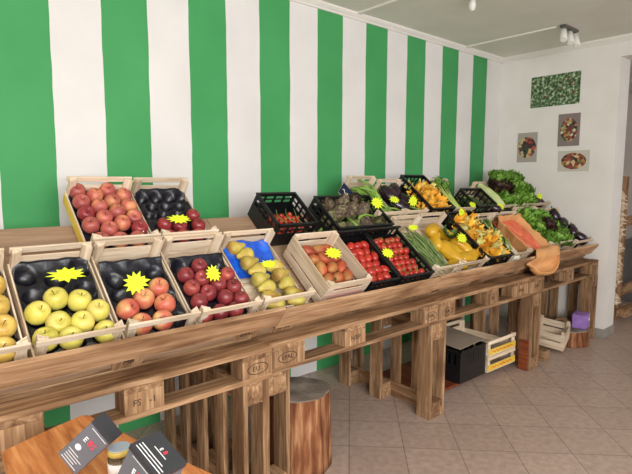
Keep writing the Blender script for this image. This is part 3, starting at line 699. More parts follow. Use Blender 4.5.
# courgette flowers
plastic_crate('black plastic crate of courgette flowers in the front row', 1.915, 2.245, .06, .545, h1=.185, low_front=.0)
def flower_builder(k):
    def bld():
        m = MB(); rg = random.Random(50+k)
        for i in range(5):
            mt = Matrix.Rotation(2*PI*i/5+rg.uniform(-.2, .2), 4, 'Z'); op = (.35, .75, .15, .5)[k]*rg.uniform(.8, 1.2)
            def fn(a, c):
                x = (c-.5)*2; r = .007+.036*a*op+.016*a*a; ww = .022*math.sin(PI*min(1, .2+a*.72))
                return mt @ Vector((r-.006*x*x*a+.003*math.sin(9*a+i), x*ww, .085*a-.014*op*a*a+.004*x*x))
            m.grid(fn, 7, 4)
        o = m.build('courgette_flower', M['pale_flower' if k == 3 else 'flower'], smooth=True)
        MB().tube([(0, 0, .006), (.001, 0, -.012), (.004, .002, -.05), (.008, .0, -.075)], [.006, .007, .008, .006], 8).build('stem', M['pale_courgette'], o, True)
        return o
    return bld
rg = random.Random(9)
def flowers(x0, x1, s0, s1, n, h, where, grp):
    k = 0; nx = 5; ns = max(1, n//nx)
    for i in range(n):
        x = x0+(x1-x0)*((i % nx)+.5+rg.uniform(-.3, .3))/nx; s = s0+(s1-s0)*((i//nx)+.5+rg.uniform(-.3, .3))/ns
        rt = Matrix.Rotation(rg.uniform(-2.2, 2.2), 4, 'Z') @ Matrix.Rotation(rg.uniform(.5, 1.4), 4, 'X') @ Matrix.Rotation(rg.uniform(0, 6), 4, 'Z')
        place('flower%d' % (i % 4), flower_builder(i % 4), F(x, s, h+rg.uniform(-.012, .02), rt), where, 'flower', grp)
flowers(1.945, 2.22, .125, .51, 50, .15, 'orange-yellow courgette flower in the front black crate', 'courgette flowers in the front crate')
def young_builder():
    o = MB().tube([(0, -.06, 0), (.002, -.03, 0), (.002, .03, .002), (0, .06, .002)], [.011, .015, .014, .009], 10).build('young_courgette', M['courgette'], smooth=True)
    MB().tube([(0, -.059, 0), (0, -.075, .002)], [.006, .007], 6).build('stem', M['pale_courgette'], o); return o
for i, (x, s, rz, lb) in enumerate([(2.03, .33, .6, 'left of centre'), (2.09, .27, 1.2, 'near the middle'), (2.0, .40, .9, 'towards the back left'), (2.16, .42, .3, 'towards the back right')]):
    place('young', young_builder, F(x, s, .172, Matrix.Rotation(rz, 4, 'Z')), 'small green courgette among the orange flowers in front, '+lb, 'courgette', 'young courgettes among flowers')
# fennel
wood_crate('wooden crate of white fennel bulbs between flowers and carrots', 2.262, 2.498, .054, .5)
def fennel_builder():
    m = MB()
    m.lathe([(0, -.05), (.02, -.048), (.036, -.03), (.042, 0), (.036, .025), (.022, .045), (.014, .055), (0, .056)], 14, None, 4, .08)
    o = m.build('fennel_bulb', M['fennel'], smooth=True)
    for k in range(4):
        a = k*1.57; MB().tube([(.01*math.cos(a), .01*math.sin(a), .045), (.02*math.cos(a), .02*math.sin(a), .09), (.035*math.cos(a), .035*math.sin(a), .15)], [.008, .006, .004], 7).build('stalk', M['pale_courgette'], o, True)
    leafy('frond', 'green_dark', 10, .08, .018, .006, 8, (.6, 1.5), (5, 2), o).location = (0, 0, .1)
    return o
for x, s, rz, lb in [(2.42, .1, .2, 'front right'), (2.33, .105, -.3, 'front left'), (2.42, .205, .1, 'second from the front, right'), (2.325, .22, -.1, 'second from the front, left'), (2.42, .315, 0, 'third from the front, right'), (2.33, .33, .2, 'third from the front, left')]:
    place('fennel', fennel_builder, F(x, s, .1, Matrix.Rotation(rz, 4, 'Z') @ Matrix.Rotation(-1.25, 4, 'X')), 'white fennel bulb beside the carrots, '+lb, 'fennel', 'fennel bulbs')
# carrots in orange paper
wood_crate('wooden crate lined with orange paper for carrots', 2.512, 2.905, .054, .5)
SEC = [(-.03, .10), (-.06, .088), (-.10, .088), (-.13, .105), (-.145, .13), (-.142, .15), (-.132, .148), (-.11, .115), (-.07, .108), (-.035, .12), (-.026, .20), (.0, .226), (.045, .226), (.065, .19), (.075, .12), (.10, .07), (.16, .058)]
def liner_fn(a, c):
    # a across the crate, c from the pouch hanging over the front to the back end
    e = abs(a-.5)*2
    if c < .5:
        f = c/.5*(len(SEC)-1); i = min(int(f), len(SEC)-2); f -= i
        s = SEC[i][0]*(1-f)+SEC[i+1][0]*f; z = SEC[i][1]*(1-f)+SEC[i+1][1]*f
        k = max(0, min(1, (.04-s)/.12)); x = (a-.5)*(.37+.16*k)-.13*k
        if s < .0: q_ = .9*e**2.6; s += (-.03-s)*q_; z += (.195-z)*q_
        if s > .06: z = max(z, .06+.13*max(0, (e-.7)/.3)**.8)
    else:
        t = (c-.5)/.5; s = .16+.285*t; x = (a-.5)*.37
        z = max(.058, .06+.13*max(0, (e-.7)/.3)**.8, .05+.16*max(0, (t-.84)/.16)**.7)
    n = noise.noise(Vector((x*16, s*16, 2)))*.012+noise.noise(Vector((x*40, s*40, 5)))*.006
    return Vector((x+n*.6, s-.063+n*.4, z-BOT+n))
o = MB().grid(liner_fn, 40, 76).build('paper_liner', M['paper'], smooth=True, solid=.0015); o.matrix_world = F(2.708, .063, BOT); tag(o, 'crumpled orange paper liner spilling over the front of the carrot crate', 'paper')
def carrot_builder():
    o = MB().tube([(0, -.11, 0), (.001, -.1, 0), (.003, 0, .002), (.0, .06, .001), (.002, .095, 0), (.003, .13, 0)], [.011, .017, .0145, .0115, .0075, .0014], 10).build('carrot', M['carrot'], smooth=True)
    MB().tube([(0, -.108, 0), (0, -.122, .002)], [.006, .004], 6).build('top', M['pale_courgette'], o); return o
rg = random.Random(12)
for l in range(3):
    for r in range(2):
        for i in range(7):
            x = 2.60+.034*i+rg.uniform(-.005, .005)+(.012 if l % 2 else 0); s = .19+.17*r+rg.uniform(-.02, .02)
            place('carrot', carrot_builder, F(x, s, .10+l*.026, Matrix.Rotation(PI*rg.randint(0, 1)+rg.uniform(-.14, .14), 4, 'Z') @ Matrix.Rotation(rg.uniform(-.05, .05), 4, 'X')), 'pale orange carrot heaped in the orange paper lined crate', 'carrot', 'carrots')
# lettuce
wood_crate('wooden crate of curly green lettuce right of the carrots', 2.925, 3.335, .085, .545)
def lettuce_builder(mat, seed):
    def bld():
        o = leafy('lettuce', mat, 34, .13, .10, .013, seed, (.05, 1.35), (10, 8))
        MB().lathe([(0, -.03), (.018, -.028), (.022, 0), (.012, .02), (0, .022)], 10).build('core', M['fennel'], o, True); return o
    return bld
for i, (x, s, h, m_, lb) in enumerate([(3.02, .16, .115, 'lettuce', 'curly green lettuce at the front left of its crate'), (3.17, .15, .115, 'lettuce', 'curly green lettuce at the front middle of its crate'), (3.30, .16, .115, 'lettuce', 'curly green lettuce drooping over the crate front beside the aubergines'),
        (3.03, .29, .115, 'lettuce', 'curly green lettuce left of the dark red lettuce'), (3.14, .275, .145, 'red_lettuce', 'dark red lettuce in the middle of the front lettuce crate'), (3.29, .29, .115, 'lettuce', 'curly green lettuce right of the dark red lettuce'),
        (3.02, .42, .115, 'lettuce', 'curly green lettuce at the back left of the front lettuce crate'), (3.16, .43, .12, 'lettuce', 'curly green lettuce at the back middle of the front lettuce crate'), (3.30, .42, .115, 'lettuce', 'curly green lettuce at the back right, beside the top aubergine')]):
    k = '%s%d' % (m_, i % 2); place(k, lettuce_builder(m_, 20+i % 2), F(x, s, h, Matrix.Rotation(R_.uniform(0, 6), 4, 'Z') @ Matrix.Rotation(jit(0, .2), 4, 'X')), lb, 'lettuce', 'lettuces in the front crate')
# aubergines
wood_crate('wooden crate of aubergines against the white wall', 3.385, 3.74, .06, .5)
def aub_builder():
    o = MB().lathe([(0, -.08), (.03, -.077), (.052, -.055), (.06, -.02), (.053, .02), (.04, .05), (.03, .068), (.02, .076), (0, .078)], 18).build('aubergine', M['aubergine'], smooth=True)
    c = MB()
    for i in range(6):
        a = i*PI/3; d = Vector((math.cos(a), math.sin(a), 0)); p = Vector((-d.y, d.x, 0))
        c.bm.faces.new([c.bm.verts.new(v) for v in (Vector((0, 0, .083)), d*.026+p*.012+Vector((0, 0, .076)), d*.047+Vector((0, 0, .046)), d*.026-p*.012+Vector((0, 0, .076)))])
    c.tube([(0, 0, .074), (.003, 0, .09), (.012, 0, .105)], [.008, .006, .007], 7)
    c.build('calyx', M['green_dark'], o); return o
for x, s, rz, rx, lb in [(3.66, .125, .6, -1.3, 'lowest of the row by the wall'), (3.655, .225, -.5, -1.2, 'second lowest of the row by the wall'), (3.645, .335, 2.2, -1.2, 'second from the top by the wall'), (3.64, .44, .2, -1.0, 'topmost of the row by the wall'), (3.47, .13, .3, -1.3, 'front left of its crate'), (3.47, .26, -.4, -1.2, 'middle left of its crate'), (3.47, .40, .4, -1.2, 'back left of its crate')]:
    place('aub', aub_builder, F(x-.03 if x > 3.6 else x, s, .155 if x > 3.6 else .12, Matrix.Rotation(rz, 4, 'Z') @ Matrix.Rotation(rx, 4, 'X') @ Matrix.Scale(.88, 4)), 'dark purple aubergine, '+lb, 'aubergine', 'aubergines by the wall')

# ---- back row
BK = .525
wood_crate('wooden crate full of blushed red apples in the back row', -.638, -.337, .50+.02, .935, yellow=True)
R1 = [[(-.567, .575), (-.49, .562), (-.415, .575)], [(-.566, .665), (-.488, .645), (-.422, .672), (-.378, .615)], [(-.567, .745), (-.495, .72), (-.432, .752), (-.372, .71)], [(-.57, .826), (-.5, .80), (-.43, .83), (-.374, .79)], [(-.575, .9), (-.5, .882), (-.43, .905), (-.374, .87)]]
tray('dark tray just visible between the blushed red apples', -.628, -.348, .535, .92, sum(R1, []), .095, rad=.038)
st = apple_builder('apple', 'mid_apple', .0385, .95, True)
rows(R1, 'blushed red apple', 'in the back left crate', 'apple', 'blush', apple_builder('apple', 'blush_apple', .0388), 'blushed red apples', .125, .6, stick={6: st, 7: st}, r=.0392, b=(-.631, -.344, .53, .955))
wood_crate('wooden crate with a nearly empty dark tray in the back row', -.33, -.035, .52, .93)
R2 = [[(-.265, .57), (-.19, .562), (-.11, .565)], [(-.252, .655), (-.18, .638), (-.075, .637)], [(-.075, .705)]]
E2b = [(-.29+.073*i+(.036 if j % 2 else 0), .745+.062*j) for j in range(3) for i in range(4) if -.29+.073*i+(.036 if j % 2 else 0) < -.05]+[(-.16, .70), (-.24, .72)]
tray('nearly empty dark moulded fruit tray in the back row', -.32, -.045, .535, .915, sum(R2, [])+E2b, .105, rad=.034)
rows(R2, 'deep red apple', 'on the empty back tray', 'apple', 'mid', apple_builder('apple', 'mid_apple', .036), 'deep red apples on the nearly empty tray', .125, .6, r=.0365, b=(-.323, -.042, .53, .92))
plastic_crate('black plastic crate of cherry tomatoes on the brown board',   .33, .61, .515, .785, h1=.2, nx=4, low=.085, bar=.014)
rg = random.Random(21)
n = 0
for p in heap(.345, .60, .53, .705, .0305, .075, 0, 2, rg):
    if p[1] > .655 and rg.random() < .4: continue
    place('cherry', tomato_builder('cherry_tomato', 'cherry', .0148, .014), F(p[0], p[1], p[2]+.03, rnd_rot(1.2, rg)), 'cherry tomato on the vine in the black back row crate', 'tomato', 'cherry tomatoes')
for i in range(4):
    pts = [(.37+.06*i+.01*math.sin(k*1.3+i), .55+.035*k, .155+.006*math.sin(k*2)) for k in range(5)]
    c0 = pts[2]; o = MB().tube([(p[0]-c0[0], p[1]-c0[1], p[2]-c0[2]) for p in pts], .0022, 6).build('tomato_vine', M['green_stem'], smooth=True)
    o.matrix_world = F(*c0); tag(o, 'green vine stalk lying among the cherry tomatoes, '+ORD[i]+' from left', 'vine', 'cherry tomato vines')
# artichokes
plastic_crate('wide black plastic crate of purple artichokes', .735, 1.225, .455, .745, h1=.2, nx=8, low=.08, bar=.014)
def arti_builder(mat, seed):
    def bld():
        rg = random.Random(seed); m = MB(); n = 46; R0 = .047
        m.lathe([(0, -.04), (.026, -.036), (.038, -.01), (.034, .025), (.018, .045), (0, .05)], 12)
        for i in range(n):
            t = i/n; a = 2.39996*i; z = -.04+.085*t; r = R0*math.sqrt(max(.02, 1-((z+.004)/.055)**2))*.9
            L = .038; tip = -.5+1.1*t
            d = Vector((math.cos(a), math.sin(a), 0)); p = Vector((-d.y, d.x, 0))
            def fn(u, v):
                x = (v-.5)*2; ww = .019*(1-u**2.4)*(.75+.5*(1-t))+.001
                rr = r+.006*u*(1-t)-.012*u*u*tip
                return d*(rr-.003*x*x)+p*(x*ww)+Vector((0, 0, z+L*u))
            m.grid(fn, 4, 2)
        o = m.build('artichoke', M[mat], smooth=True)
        MB().tube([(0, 0, -.036), (.003, 0, -.06), (.012, .004, -.1)], [.011, .009, .009], 8).build('stem', M['green_stem'], o, True)
        return o
    return bld
for i, (x, s, h, mt, lb) in enumerate([(.80, .50, .125, 'green_artichoke', 'front left corner'), (.91, .515, .14, 'green_artichoke', 'greenish one in the front middle'), (1.06, .515, .14, 'artichoke', 'front right of the middle'), (1.165, .53, .14, 'green_artichoke', 'front right corner'),
        (.79, .60, .13, 'green_artichoke', 'left side'), (.885, .635, .155, 'artichoke', 'second row, left of the middle'), (.985, .64, .16, 'artichoke', 'second row, middle'), (1.09, .64, .155, 'artichoke', 'second row, behind the star tag'), (1.095, .735, .18, 'artichoke', 'topmost, under the navy label'), (.98, .725, .15, 'artichoke', 'back row, middle'), (.87, .715, .145, 'artichoke', 'back row, left')]):
    place(mt+str(i % 2), arti_builder(mt, 70+i % 2), F(x, s, h, Matrix.Rotation(jit(0, 2.5), 4, 'Z') @ Matrix.Rotation(jit(.9, .5), 4, 'X')), ('purple' if mt == 'artichoke' else 'greenish')+' artichoke in the wide black crate, '+lb, 'artichoke', 'artichokes')
for i, (pts, lb) in enumerate([([(.93, .50, .185), (.98, .545, .20), (1.04, .56, .205), (1.12, .545, .195)], 'curving over the front right artichoke'), ([(.885, .55, .19), (.90, .50, .195), (.915, .455, .185)], 'hanging down the front')]):
    c0 = Vector(pts[1]); o = MB().tube([Vector(p)-c0 for p in pts], [.009, .009, .008, .008][:len(pts)], 8).build('artichoke_stalk', M['fava'], smooth=True); o.matrix_world = F(*pts[1]); tag(o, 'pale green artichoke stalk '+lb, 'stalk', 'loose artichoke stalks')
# fava pods
wood_crate('wooden back row crate of green pods with a navy side label', 1.195, 1.475, .575, .965)
tb = bpy.data.objects['wooden_crate.013'] if 'wooden_crate.013' in bpy.data.objects else None
def pod_builder(L, bend):
    def bld():
        n = 12; pts = [(bend*math.sin(PI*i/n), L*(i/n-.5), .008*math.sin(PI*i/n)) for i in range(n+1)]
        o = MB().tube(pts, [.003]+[.0095+.0016*math.sin(i*2.4) for i in range(1, n)]+[.002], 9, .7).build('fava_pod', M['fava'], smooth=True)
        MB().tube([pts[0], (pts[0][0], pts[0][1]-.014, .003)], [.003, .002], 5).build('stem', M['green_stem'], o); return o
    return bld
rg = random.Random(31)
for i in range(34):
    k = i % 3; x = rg.uniform(1.245, 1.425); s = rg.uniform(.66, .87); h = .085+.017*(i//9)+rg.uniform(0, .006)
    place('pod%d' % k, pod_builder((.19, .16, .21)[k], (.025, -.02, .035)[k]), F(x, s, h+.02, Matrix.Rotation(rg.uniform(-.2, .9), 4, 'Z') @ Matrix.Rotation(rg.uniform(-.1, .1), 4, 'X') @ Matrix.Rotation(rg.uniform(-1, 1), 4, 'Y')), 'long green bean pod heaped in the navy labelled crate', 'bean pod', 'green bean pods')
# aubergines + pods crate
wood_crate('wooden back row crate of dark aubergines behind two star tags', 1.482, 1.735, .575, .93)
for x, s, rz, lb in [(1.56, .83, .4, 'back left'), (1.65, .86, -.6, 'back right'), (1.57, .70, 1.0, 'front left'), (1.67, .73, .2, 'front right')]:
    place('aub', aub_builder, F(x, s, .125, Matrix.Rotation(rz, 4, 'Z') @ Matrix.Rotation(-1.3, 4, 'X')), 'dark aubergine in the back row crate beside the flowers, '+lb, 'aubergine', 'aubergines in the back row')
for i, (x, s, rz) in enumerate([(1.52, .64, .9), (1.60, .63, .5), (1.66, .64, 1.2)]):
    place('pod0', pod_builder(.19, .025), F(x, s, .12+.01*i, Matrix.Rotation(rz, 4, 'Z')), 'green bean pod at the front of the back row aubergine crate, '+ORD[i]+' from left', 'bean pod', 'pods among aubergines')
# back flowers in black crate
plastic_crate('black plastic crate of courgette flowers in the back row', 1.775, 2.062, .575, .97, h1=.2, low=.06)
flowers(1.805, 2.04, .62, .87, 40, .145, 'orange-yellow courgette flower in the back row black crate', 'courgette flowers in the back crate')
# celery crate
wood_crate('wooden back row crate of celery beside the flowers', 2.07, 2.36, .575, .94)
def celery_builder():
    o = bpy.data.objects.new('celery', None); COL.objects.link(o); rg = random.Random(4)
    for k in range(9):
        a = k*.7; x, z = .02*math.cos(a), .018*math.sin(a)
        MB().tube([(x*.8, -.15, z*.8), (x, -.05, z), (x*1.2, .06, z*1.2), (x*2, .15, z*2)], [.011, .012, .009, .006], 8, .6).build('stalk', M['celery'], o, True)
    l = leafy('leaves', 'celery_leaf', 26, .09, .05, .01, 14, (-.1, 1.4), (6, 4), o); l.location = (0, .15, .01); l.rotation_euler = (-1.2, 0, 0)
    return o
for i, (x, s, h, rz, lb) in enumerate([(2.13, .73, .11, .15, 'left'), (2.21, .75, .135, -.05, 'middle'), (2.29, .73, .115, -.2, 'right')]):
    place('celery', celery_builder, F(x, s, h, Matrix.Rotation(rz, 4, 'Z')), lb+' bunch of pale green celery with leafy tops', 'celery', 'celery bunches')
# courgettes in a low black crate
plastic_crate('small black plastic crate of dark green courgettes in the back row', 2.385, 2.70, .575, .80, h1=.2, nx=5)
def courg_builder():
    o = MB().tube([(0, -.085, 0), (.001, -.08, 0), (.003, 0, .003), (.002, .07, .001), (.001, .085, 0)], [.010, .019, .018, .017, .008], 10).build('courgette', M['courgette'], smooth=True)
    MB().tube([(0, .082, 0), (.002, .105, .002)], [.009, .007], 6).build('stem', M['pale_courgette'], o); return o
for i in range(10):
    x = 2.43+.045*(i % 5)+.012*(i//5)
    place('courg', courg_builder, F(x+.015, .69+jit(0, .008), .085+.034*(i//5), Matrix.Rotation(jit(0, .12), 4, 'Z')), 'dark green courgette in the small black crate, '+ORD[i % 5]+' from left in the '+('lower' if i < 5 else 'upper')+' layer', 'courgette', 'courgettes in the small black crate')
# cabbage and rear lettuce
wood_crate('wooden back row crate with a pale cabbage and lettuce', 2.715, 3.21, .575, .90)
wood_crate('wooden crate of lettuce in the back row corner by the wall', 3.225, 3.72, .575, .90)
def cab_builder():
    m = MB(); rg = random.Random(77)
    for i in range(16):
        a = 2.4*i; k = 1-.55*i/16
        def fn(u, v):
            x = (v-.5)*2.2; r = .05*k*math.sin(PI*min(1, .1+.8*u))**.6+.002
            return Vector((r*math.cos(a+x*.8), .30*u-.15, r*math.sin(a+x*.8)+.002*math.sin(20*u+i)))
        m.grid(fn, 10, 5)
    o = m.build('chinese_cabbage', M['cabbage'], smooth=True)
    MB().lathe([(0, -.02), (.02, -.02), (.024, 0), (0, .004)], 10, Matrix.Translation((0, -.145, 0)) @ Matrix.Rotation(PI/2, 4, 'X')).build('base', M['fennel'], o, True); return o
place('cabbage', cab_builder, F(2.83, .735, .165, Matrix.Rotation(.08, 4, 'Z')), 'long pale green cabbage beside the small black courgette crate', 'cabbage', 'cabbages')
for i, (x, s, h, m_, lb) in enumerate([(2.96, .68, .125, 'lettuce', 'front left'), (3.10, .65, .125, 'lettuce', 'front left of the middle'), (3.25, .66, .125, 'lettuce', 'front middle'), (3.39, .67, .125, 'lettuce', 'front right'), (2.97, .80, .155, 'red_lettuce', 'dark red, beside the cabbage'), (3.07, .80, .165, 'red_lettuce', 'dark red, in the middle'),
        (3.21, .80, .165, 'lettuce', 'middle, right of the dark red one'), (3.36, .80, .165, 'lettuce', 'middle right'), (3.50, .78, .135, 'lettuce', 'right end by the wall'), (3.05, .89, .185, 'lettuce', 'topmost left'), (3.20, .895, .19, 'lettuce', 'topmost middle'), (3.36, .89, .185, 'lettuce', 'topmost right')]):
    k = '%s%d' % (m_, i % 2); place(k, lettuce_builder(m_, 20+i % 2), F(x, s, h, Matrix.Rotation(R_.uniform(0, 6), 4, 'Z') @ Matrix.Rotation(jit(0, .25), 4, 'X')), ('curly green' if m_ == 'lettuce' else 'curly')+' lettuce of the back row mound, '+lb, 'lettuce', 'lettuces in the back row')
place('aub', aub_builder, F(3.585, .635, .16, Matrix.Rotation(.3, 4, 'Z') @ Matrix.Rotation(-1.5, 4, 'X') @ Matrix.Scale(.75, 4)), 'dark aubergine under the rightmost star tag', 'aubergine', 'single aubergines')
place('aub', aub_builder, F(2.60, .535, .205, Matrix.Rotation(.9, 4, 'Z') @ Matrix.Rotation(-1.5, 4, 'X') @ Matrix.Scale(.6, 4)), 'dark aubergine at the top end of the carrot paper', 'aubergine', 'single aubergines')

# ---- navy label on the pod crate
for o in list(COL.objects):
    if o.get('label', '').startswith('wooden back row crate of green pods'):
        lb_ = MB().box(-.004, -.001, .20, .385, .012, .095).build('side_label', M['navy_label'], o); lb_['label'] = 'navy printed side label'
        MB().tube([(-.0045, .36-.014*k, .052+.010*math.sin(k*2.1)) for k in range(11)], .0035, 5).build('script_mark', M['white_ink'], lb_)
# ---- star tags
TG = [('on the golden apple tray', -.775, .365, .155, .128, .072, .15, 0, 1), ('on the pink apple tray', -.534, .27, .165, .10, .10, .5, .1, 2), ('on the nearly empty back tray', -.205, .625, .175, .11, .065, .1, 0, 3), ('among the dark red apples', -.184, .262, .17, .075, .085, .4, -.6, 4),
      ('on the pears', .148, .291, .15, .085, .055, .2, 0, 5), ('on the reddish oval fruit', .52, .25, .222, .11, .08, .25, 0, 6), ('on the artichokes', 1.187, .63, .225, .115, .095, .5, 0, 7), ('between the two tomato crates', .985, .236, .175, .10, .08, .3, 0, 8),
      ('on the green bean pods', 1.457, .70, .185, .10, .065, .2, 0, 9), ('in front of the back row aubergines', 1.617, .66, .2, .10, .09, .5, .2, 10), ('at the top of the green beans', 1.42, .43, .17, .11, .05, .1, 0, 11), ('at the back of the front courgette flowers', 2.028, .49, .21, .08, .10, .6, 0, 12),
      ('on the yellow peppers', 1.76, .255, .205, .115, .085, .3, 0, 13), ('in front of the celery', 2.309, .59, .2, .09, .06, .2, 0, 14), ('in front of the pale cabbage', 2.70, .555, .195, .12, .07, .3, 0, 15), ('on the lettuce by the white wall', 3.50, .635, .225, .125, .07, .3, 0, 16), ('beside the fennel bulbs', 2.27, .23, .17, .08, .055, .2, 0, 17)]
for lb, x, s, h, wd, hh, tl, ro, sd in TG: star('yellow star price tag '+lb, x, s, h+.012, wd*1.12, hh*.95, tl+(.2 if x > 1.2 else 0), 0, ro, sd)

# ------------------------------------------------------------------ under and beside the bench
def stump(label, cx, cy, r, h, seed):
    rg = random.Random(seed)
    t = thing('tree_stump', label, 'stump', None, Matrix.Translation((cx, cy, 0)))
    def rad(a, z): return r*(1+.03*math.sin(3*a+seed)+.02*math.sin(7*a)+.012*noise.noise(Vector((math.cos(a)*6, math.sin(a)*6, z*5))))*(1+.05*(1-z/h))
    n = 40; m = MB(); g = [[m.bm.verts.new((rad(2*PI*i/n, h*j/8)*math.cos(2*PI*i/n), rad(2*PI*i/n, h*j/8)*math.sin(2*PI*i/n), h*j/8)) for i in range(n)] for j in range(9)]
    for j in range(8):
        for i in range(n): m.bm.faces.new((g[j][i], g[j][(i+1) % n], g[j+1][(i+1) % n], g[j+1][i]))
    m.bm.faces.new(g[0][::-1]); m.build('bark', M['bark'], t, True)
    c = MB(); ring = [c.bm.verts.new((rad(2*PI*i/n, h)*.985*math.cos(2*PI*i/n), rad(2*PI*i/n, h)*.985*math.sin(2*PI*i/n), h+.004+.003*math.sin(5*i))) for i in range(n)]
    lo = [c.bm.verts.new((v.co.x, v.co.y, h-.002)) for v in ring]; c.bm.faces.new(ring)
    for i in range(n): c.bm.faces.new((lo[i], lo[(i+1) % n], ring[(i+1) % n], ring[i]))
    c.build('cut_face', M['cut'], t); return t
stump('tall tree stump standing on the floor under the bench', .268, .165, .163, .40, 2)
stump('low log stump under the bench end by the white wall', 3.40, .10, .16, .135, 5)
# low red wooden stool with black crate and cardboard
t = thing('low_stool', 'low red-brown wooden platform under the black floor crate', 'stool', None, Matrix.Translation((1.36, .15, 0)))
MB().box(0, 1.05, 0, .5, .03, .05).build('top_board', M['redwood'], t, bevel=.002)
for x in (0.01, .98): MB().box(x, x+.03, .02, .48, 0, .03).build('foot', M['redwood'], t)
t = MB().box(0, .014, 0, .075, 0, .24).build('red_board', M['redwood'], bevel=.002); t.matrix_world = Matrix.Translation((2.422, .0, 0)); tag(t, 'upright red-brown board leaning on the leg pallet behind the yellow printed crate', 'board')
pc = plastic_crate('black plastic crate on the floor under the bench', 0, .33, 0, .42, 0, .225, Matrix.Translation((1.69, .125, .052)), 9, 1, None, bar=.03, low=.12)
sh = MB().box(0, .34, 0, .34, 0, .006).build('flat_panel', M['board']); sh.matrix_world = Matrix.Translation((1.72, .15, .288)) @ Matrix.Rotation(.10, 4, 'X') @ Matrix.Rotation(.05, 4, 'Z'); tag(sh, 'flat greyish panel lying over the black floor crate', 'panel')
def yel_crate(z, label):
    t = wood_crate(label, 0, .385, 0, .50, 0, .118, .05, mtx=Matrix.Translation((2.03, .11, z)) @ Matrix.Rotation(-.03, 4, 'Z'), group='yellow printed crates under the bench')
    lbm = MB().box(.004, .381, -.0032, -.0012, .012, .054).build('yellow_strip', M['yellow_paint'], t); lbm['label'] = 'yellow printed front slat'
    MB().tube([(.05+.0175*k, -.0036, .033+.008*math.sin(k*2.3)) for k in range(17)], .0032, 5).build('red_print', M['red_ink'], lbm)
    return t
yel_crate(.052, 'lower yellow printed wooden crate of the two stacked under the bench'); yel_crate(.172, 'upper yellow printed wooden crate of the two stacked under the bench')
# tilted slatted crate
def slat_crate(label, mtx):
    t = thing('wooden_crate', label, 'crate', None, mtx); w_, L, Hh = .216, .25, .20
    MB().box(0, w_, 0, L, 0, .006).build('base', CW[1], t)
    for xx in (0, w_-.006):
        for z in (.008, .086): MB().box(xx, xx+.006, 0, L, z, z+.062).build('side_slat', CW[1], t)
    for yy in (0, L-.006):
        for z in (.008, .086): MB().box(.006, w_-.006, yy, yy+.006, z, z+.062).build('end_slat', CW[0], t)
    for xx in (.006, w_-.03):
        for yy in (.006, L-.03): MB().box(xx, xx+.024, yy, yy+.024, .006, .175).build('corner_post', CW[2], t)
    return t
slat_crate('pale slatted wooden crate tilted forward beside the log stump', Matrix.Translation((3.018, -.021, .029)) @ Matrix.Rotation(.222, 4, 'Z') @ Matrix.Rotation(.104, 4, 'X') @ Matrix.Rotation(-.316, 4, 'Y'))
o = MB().box(0, .09, 0, .1, 0, .09).build('wood_block', PW[0], bevel=.003); o.matrix_world = Matrix.Translation((2.72, .0, 0)); tag(o, 'small square wooden block on the floor under the tilted crate', 'block')
def root_b():
    return MB().tube([(-.08, 0, 0), (-.06, 0, 0), (0, .005, .004), (.05, 0, 0), (.085, -.004, 0)], [.008, .025, .034, .026, .006], 12).build('root_vegetable', M['root'], smooth=True)
for i, (x, y, z, rz, lb) in enumerate([(3.34, .12, .175, .3, 'left'), (3.45, .19, .175, 2.6, 'right')]):
    place('root', root_b, Matrix.Translation((x, y, z)) @ Matrix.Rotation(rz, 4, 'Z'), lb+' brown root vegetable lying on the low log stump', 'vegetable', 'root vegetables on the stump')
t = thing('purple_carton', 'purple printed carton on the low log stump by the wall', 'carton', None, Matrix.Translation((3.50, .035, .142)) @ Matrix.Rotation(.2, 4, 'Z'))
MB().box(-.08, .08, -.06, .06, 0, .125).build('box', M['purple'], t, bevel=.003)
MB().box(.01, .07, -.0615, -.0602, .06, .085).build('printed_label', M['white_ink'], t)
MB().box(-.075, .075, .03, .058, .1255, .128).build('flap', M['purple'], t)
o = MB().box(-.05, .05, -.003, .003, 0, .36).build('white_card', M['white_ink'], bevel=.001); o.matrix_world = Matrix.Translation((3.22, .47, .0)) @ Matrix.Rotation(-.6, 4, 'Z'); tag(o, 'white card standing in the dark behind the tilted crate', 'card')

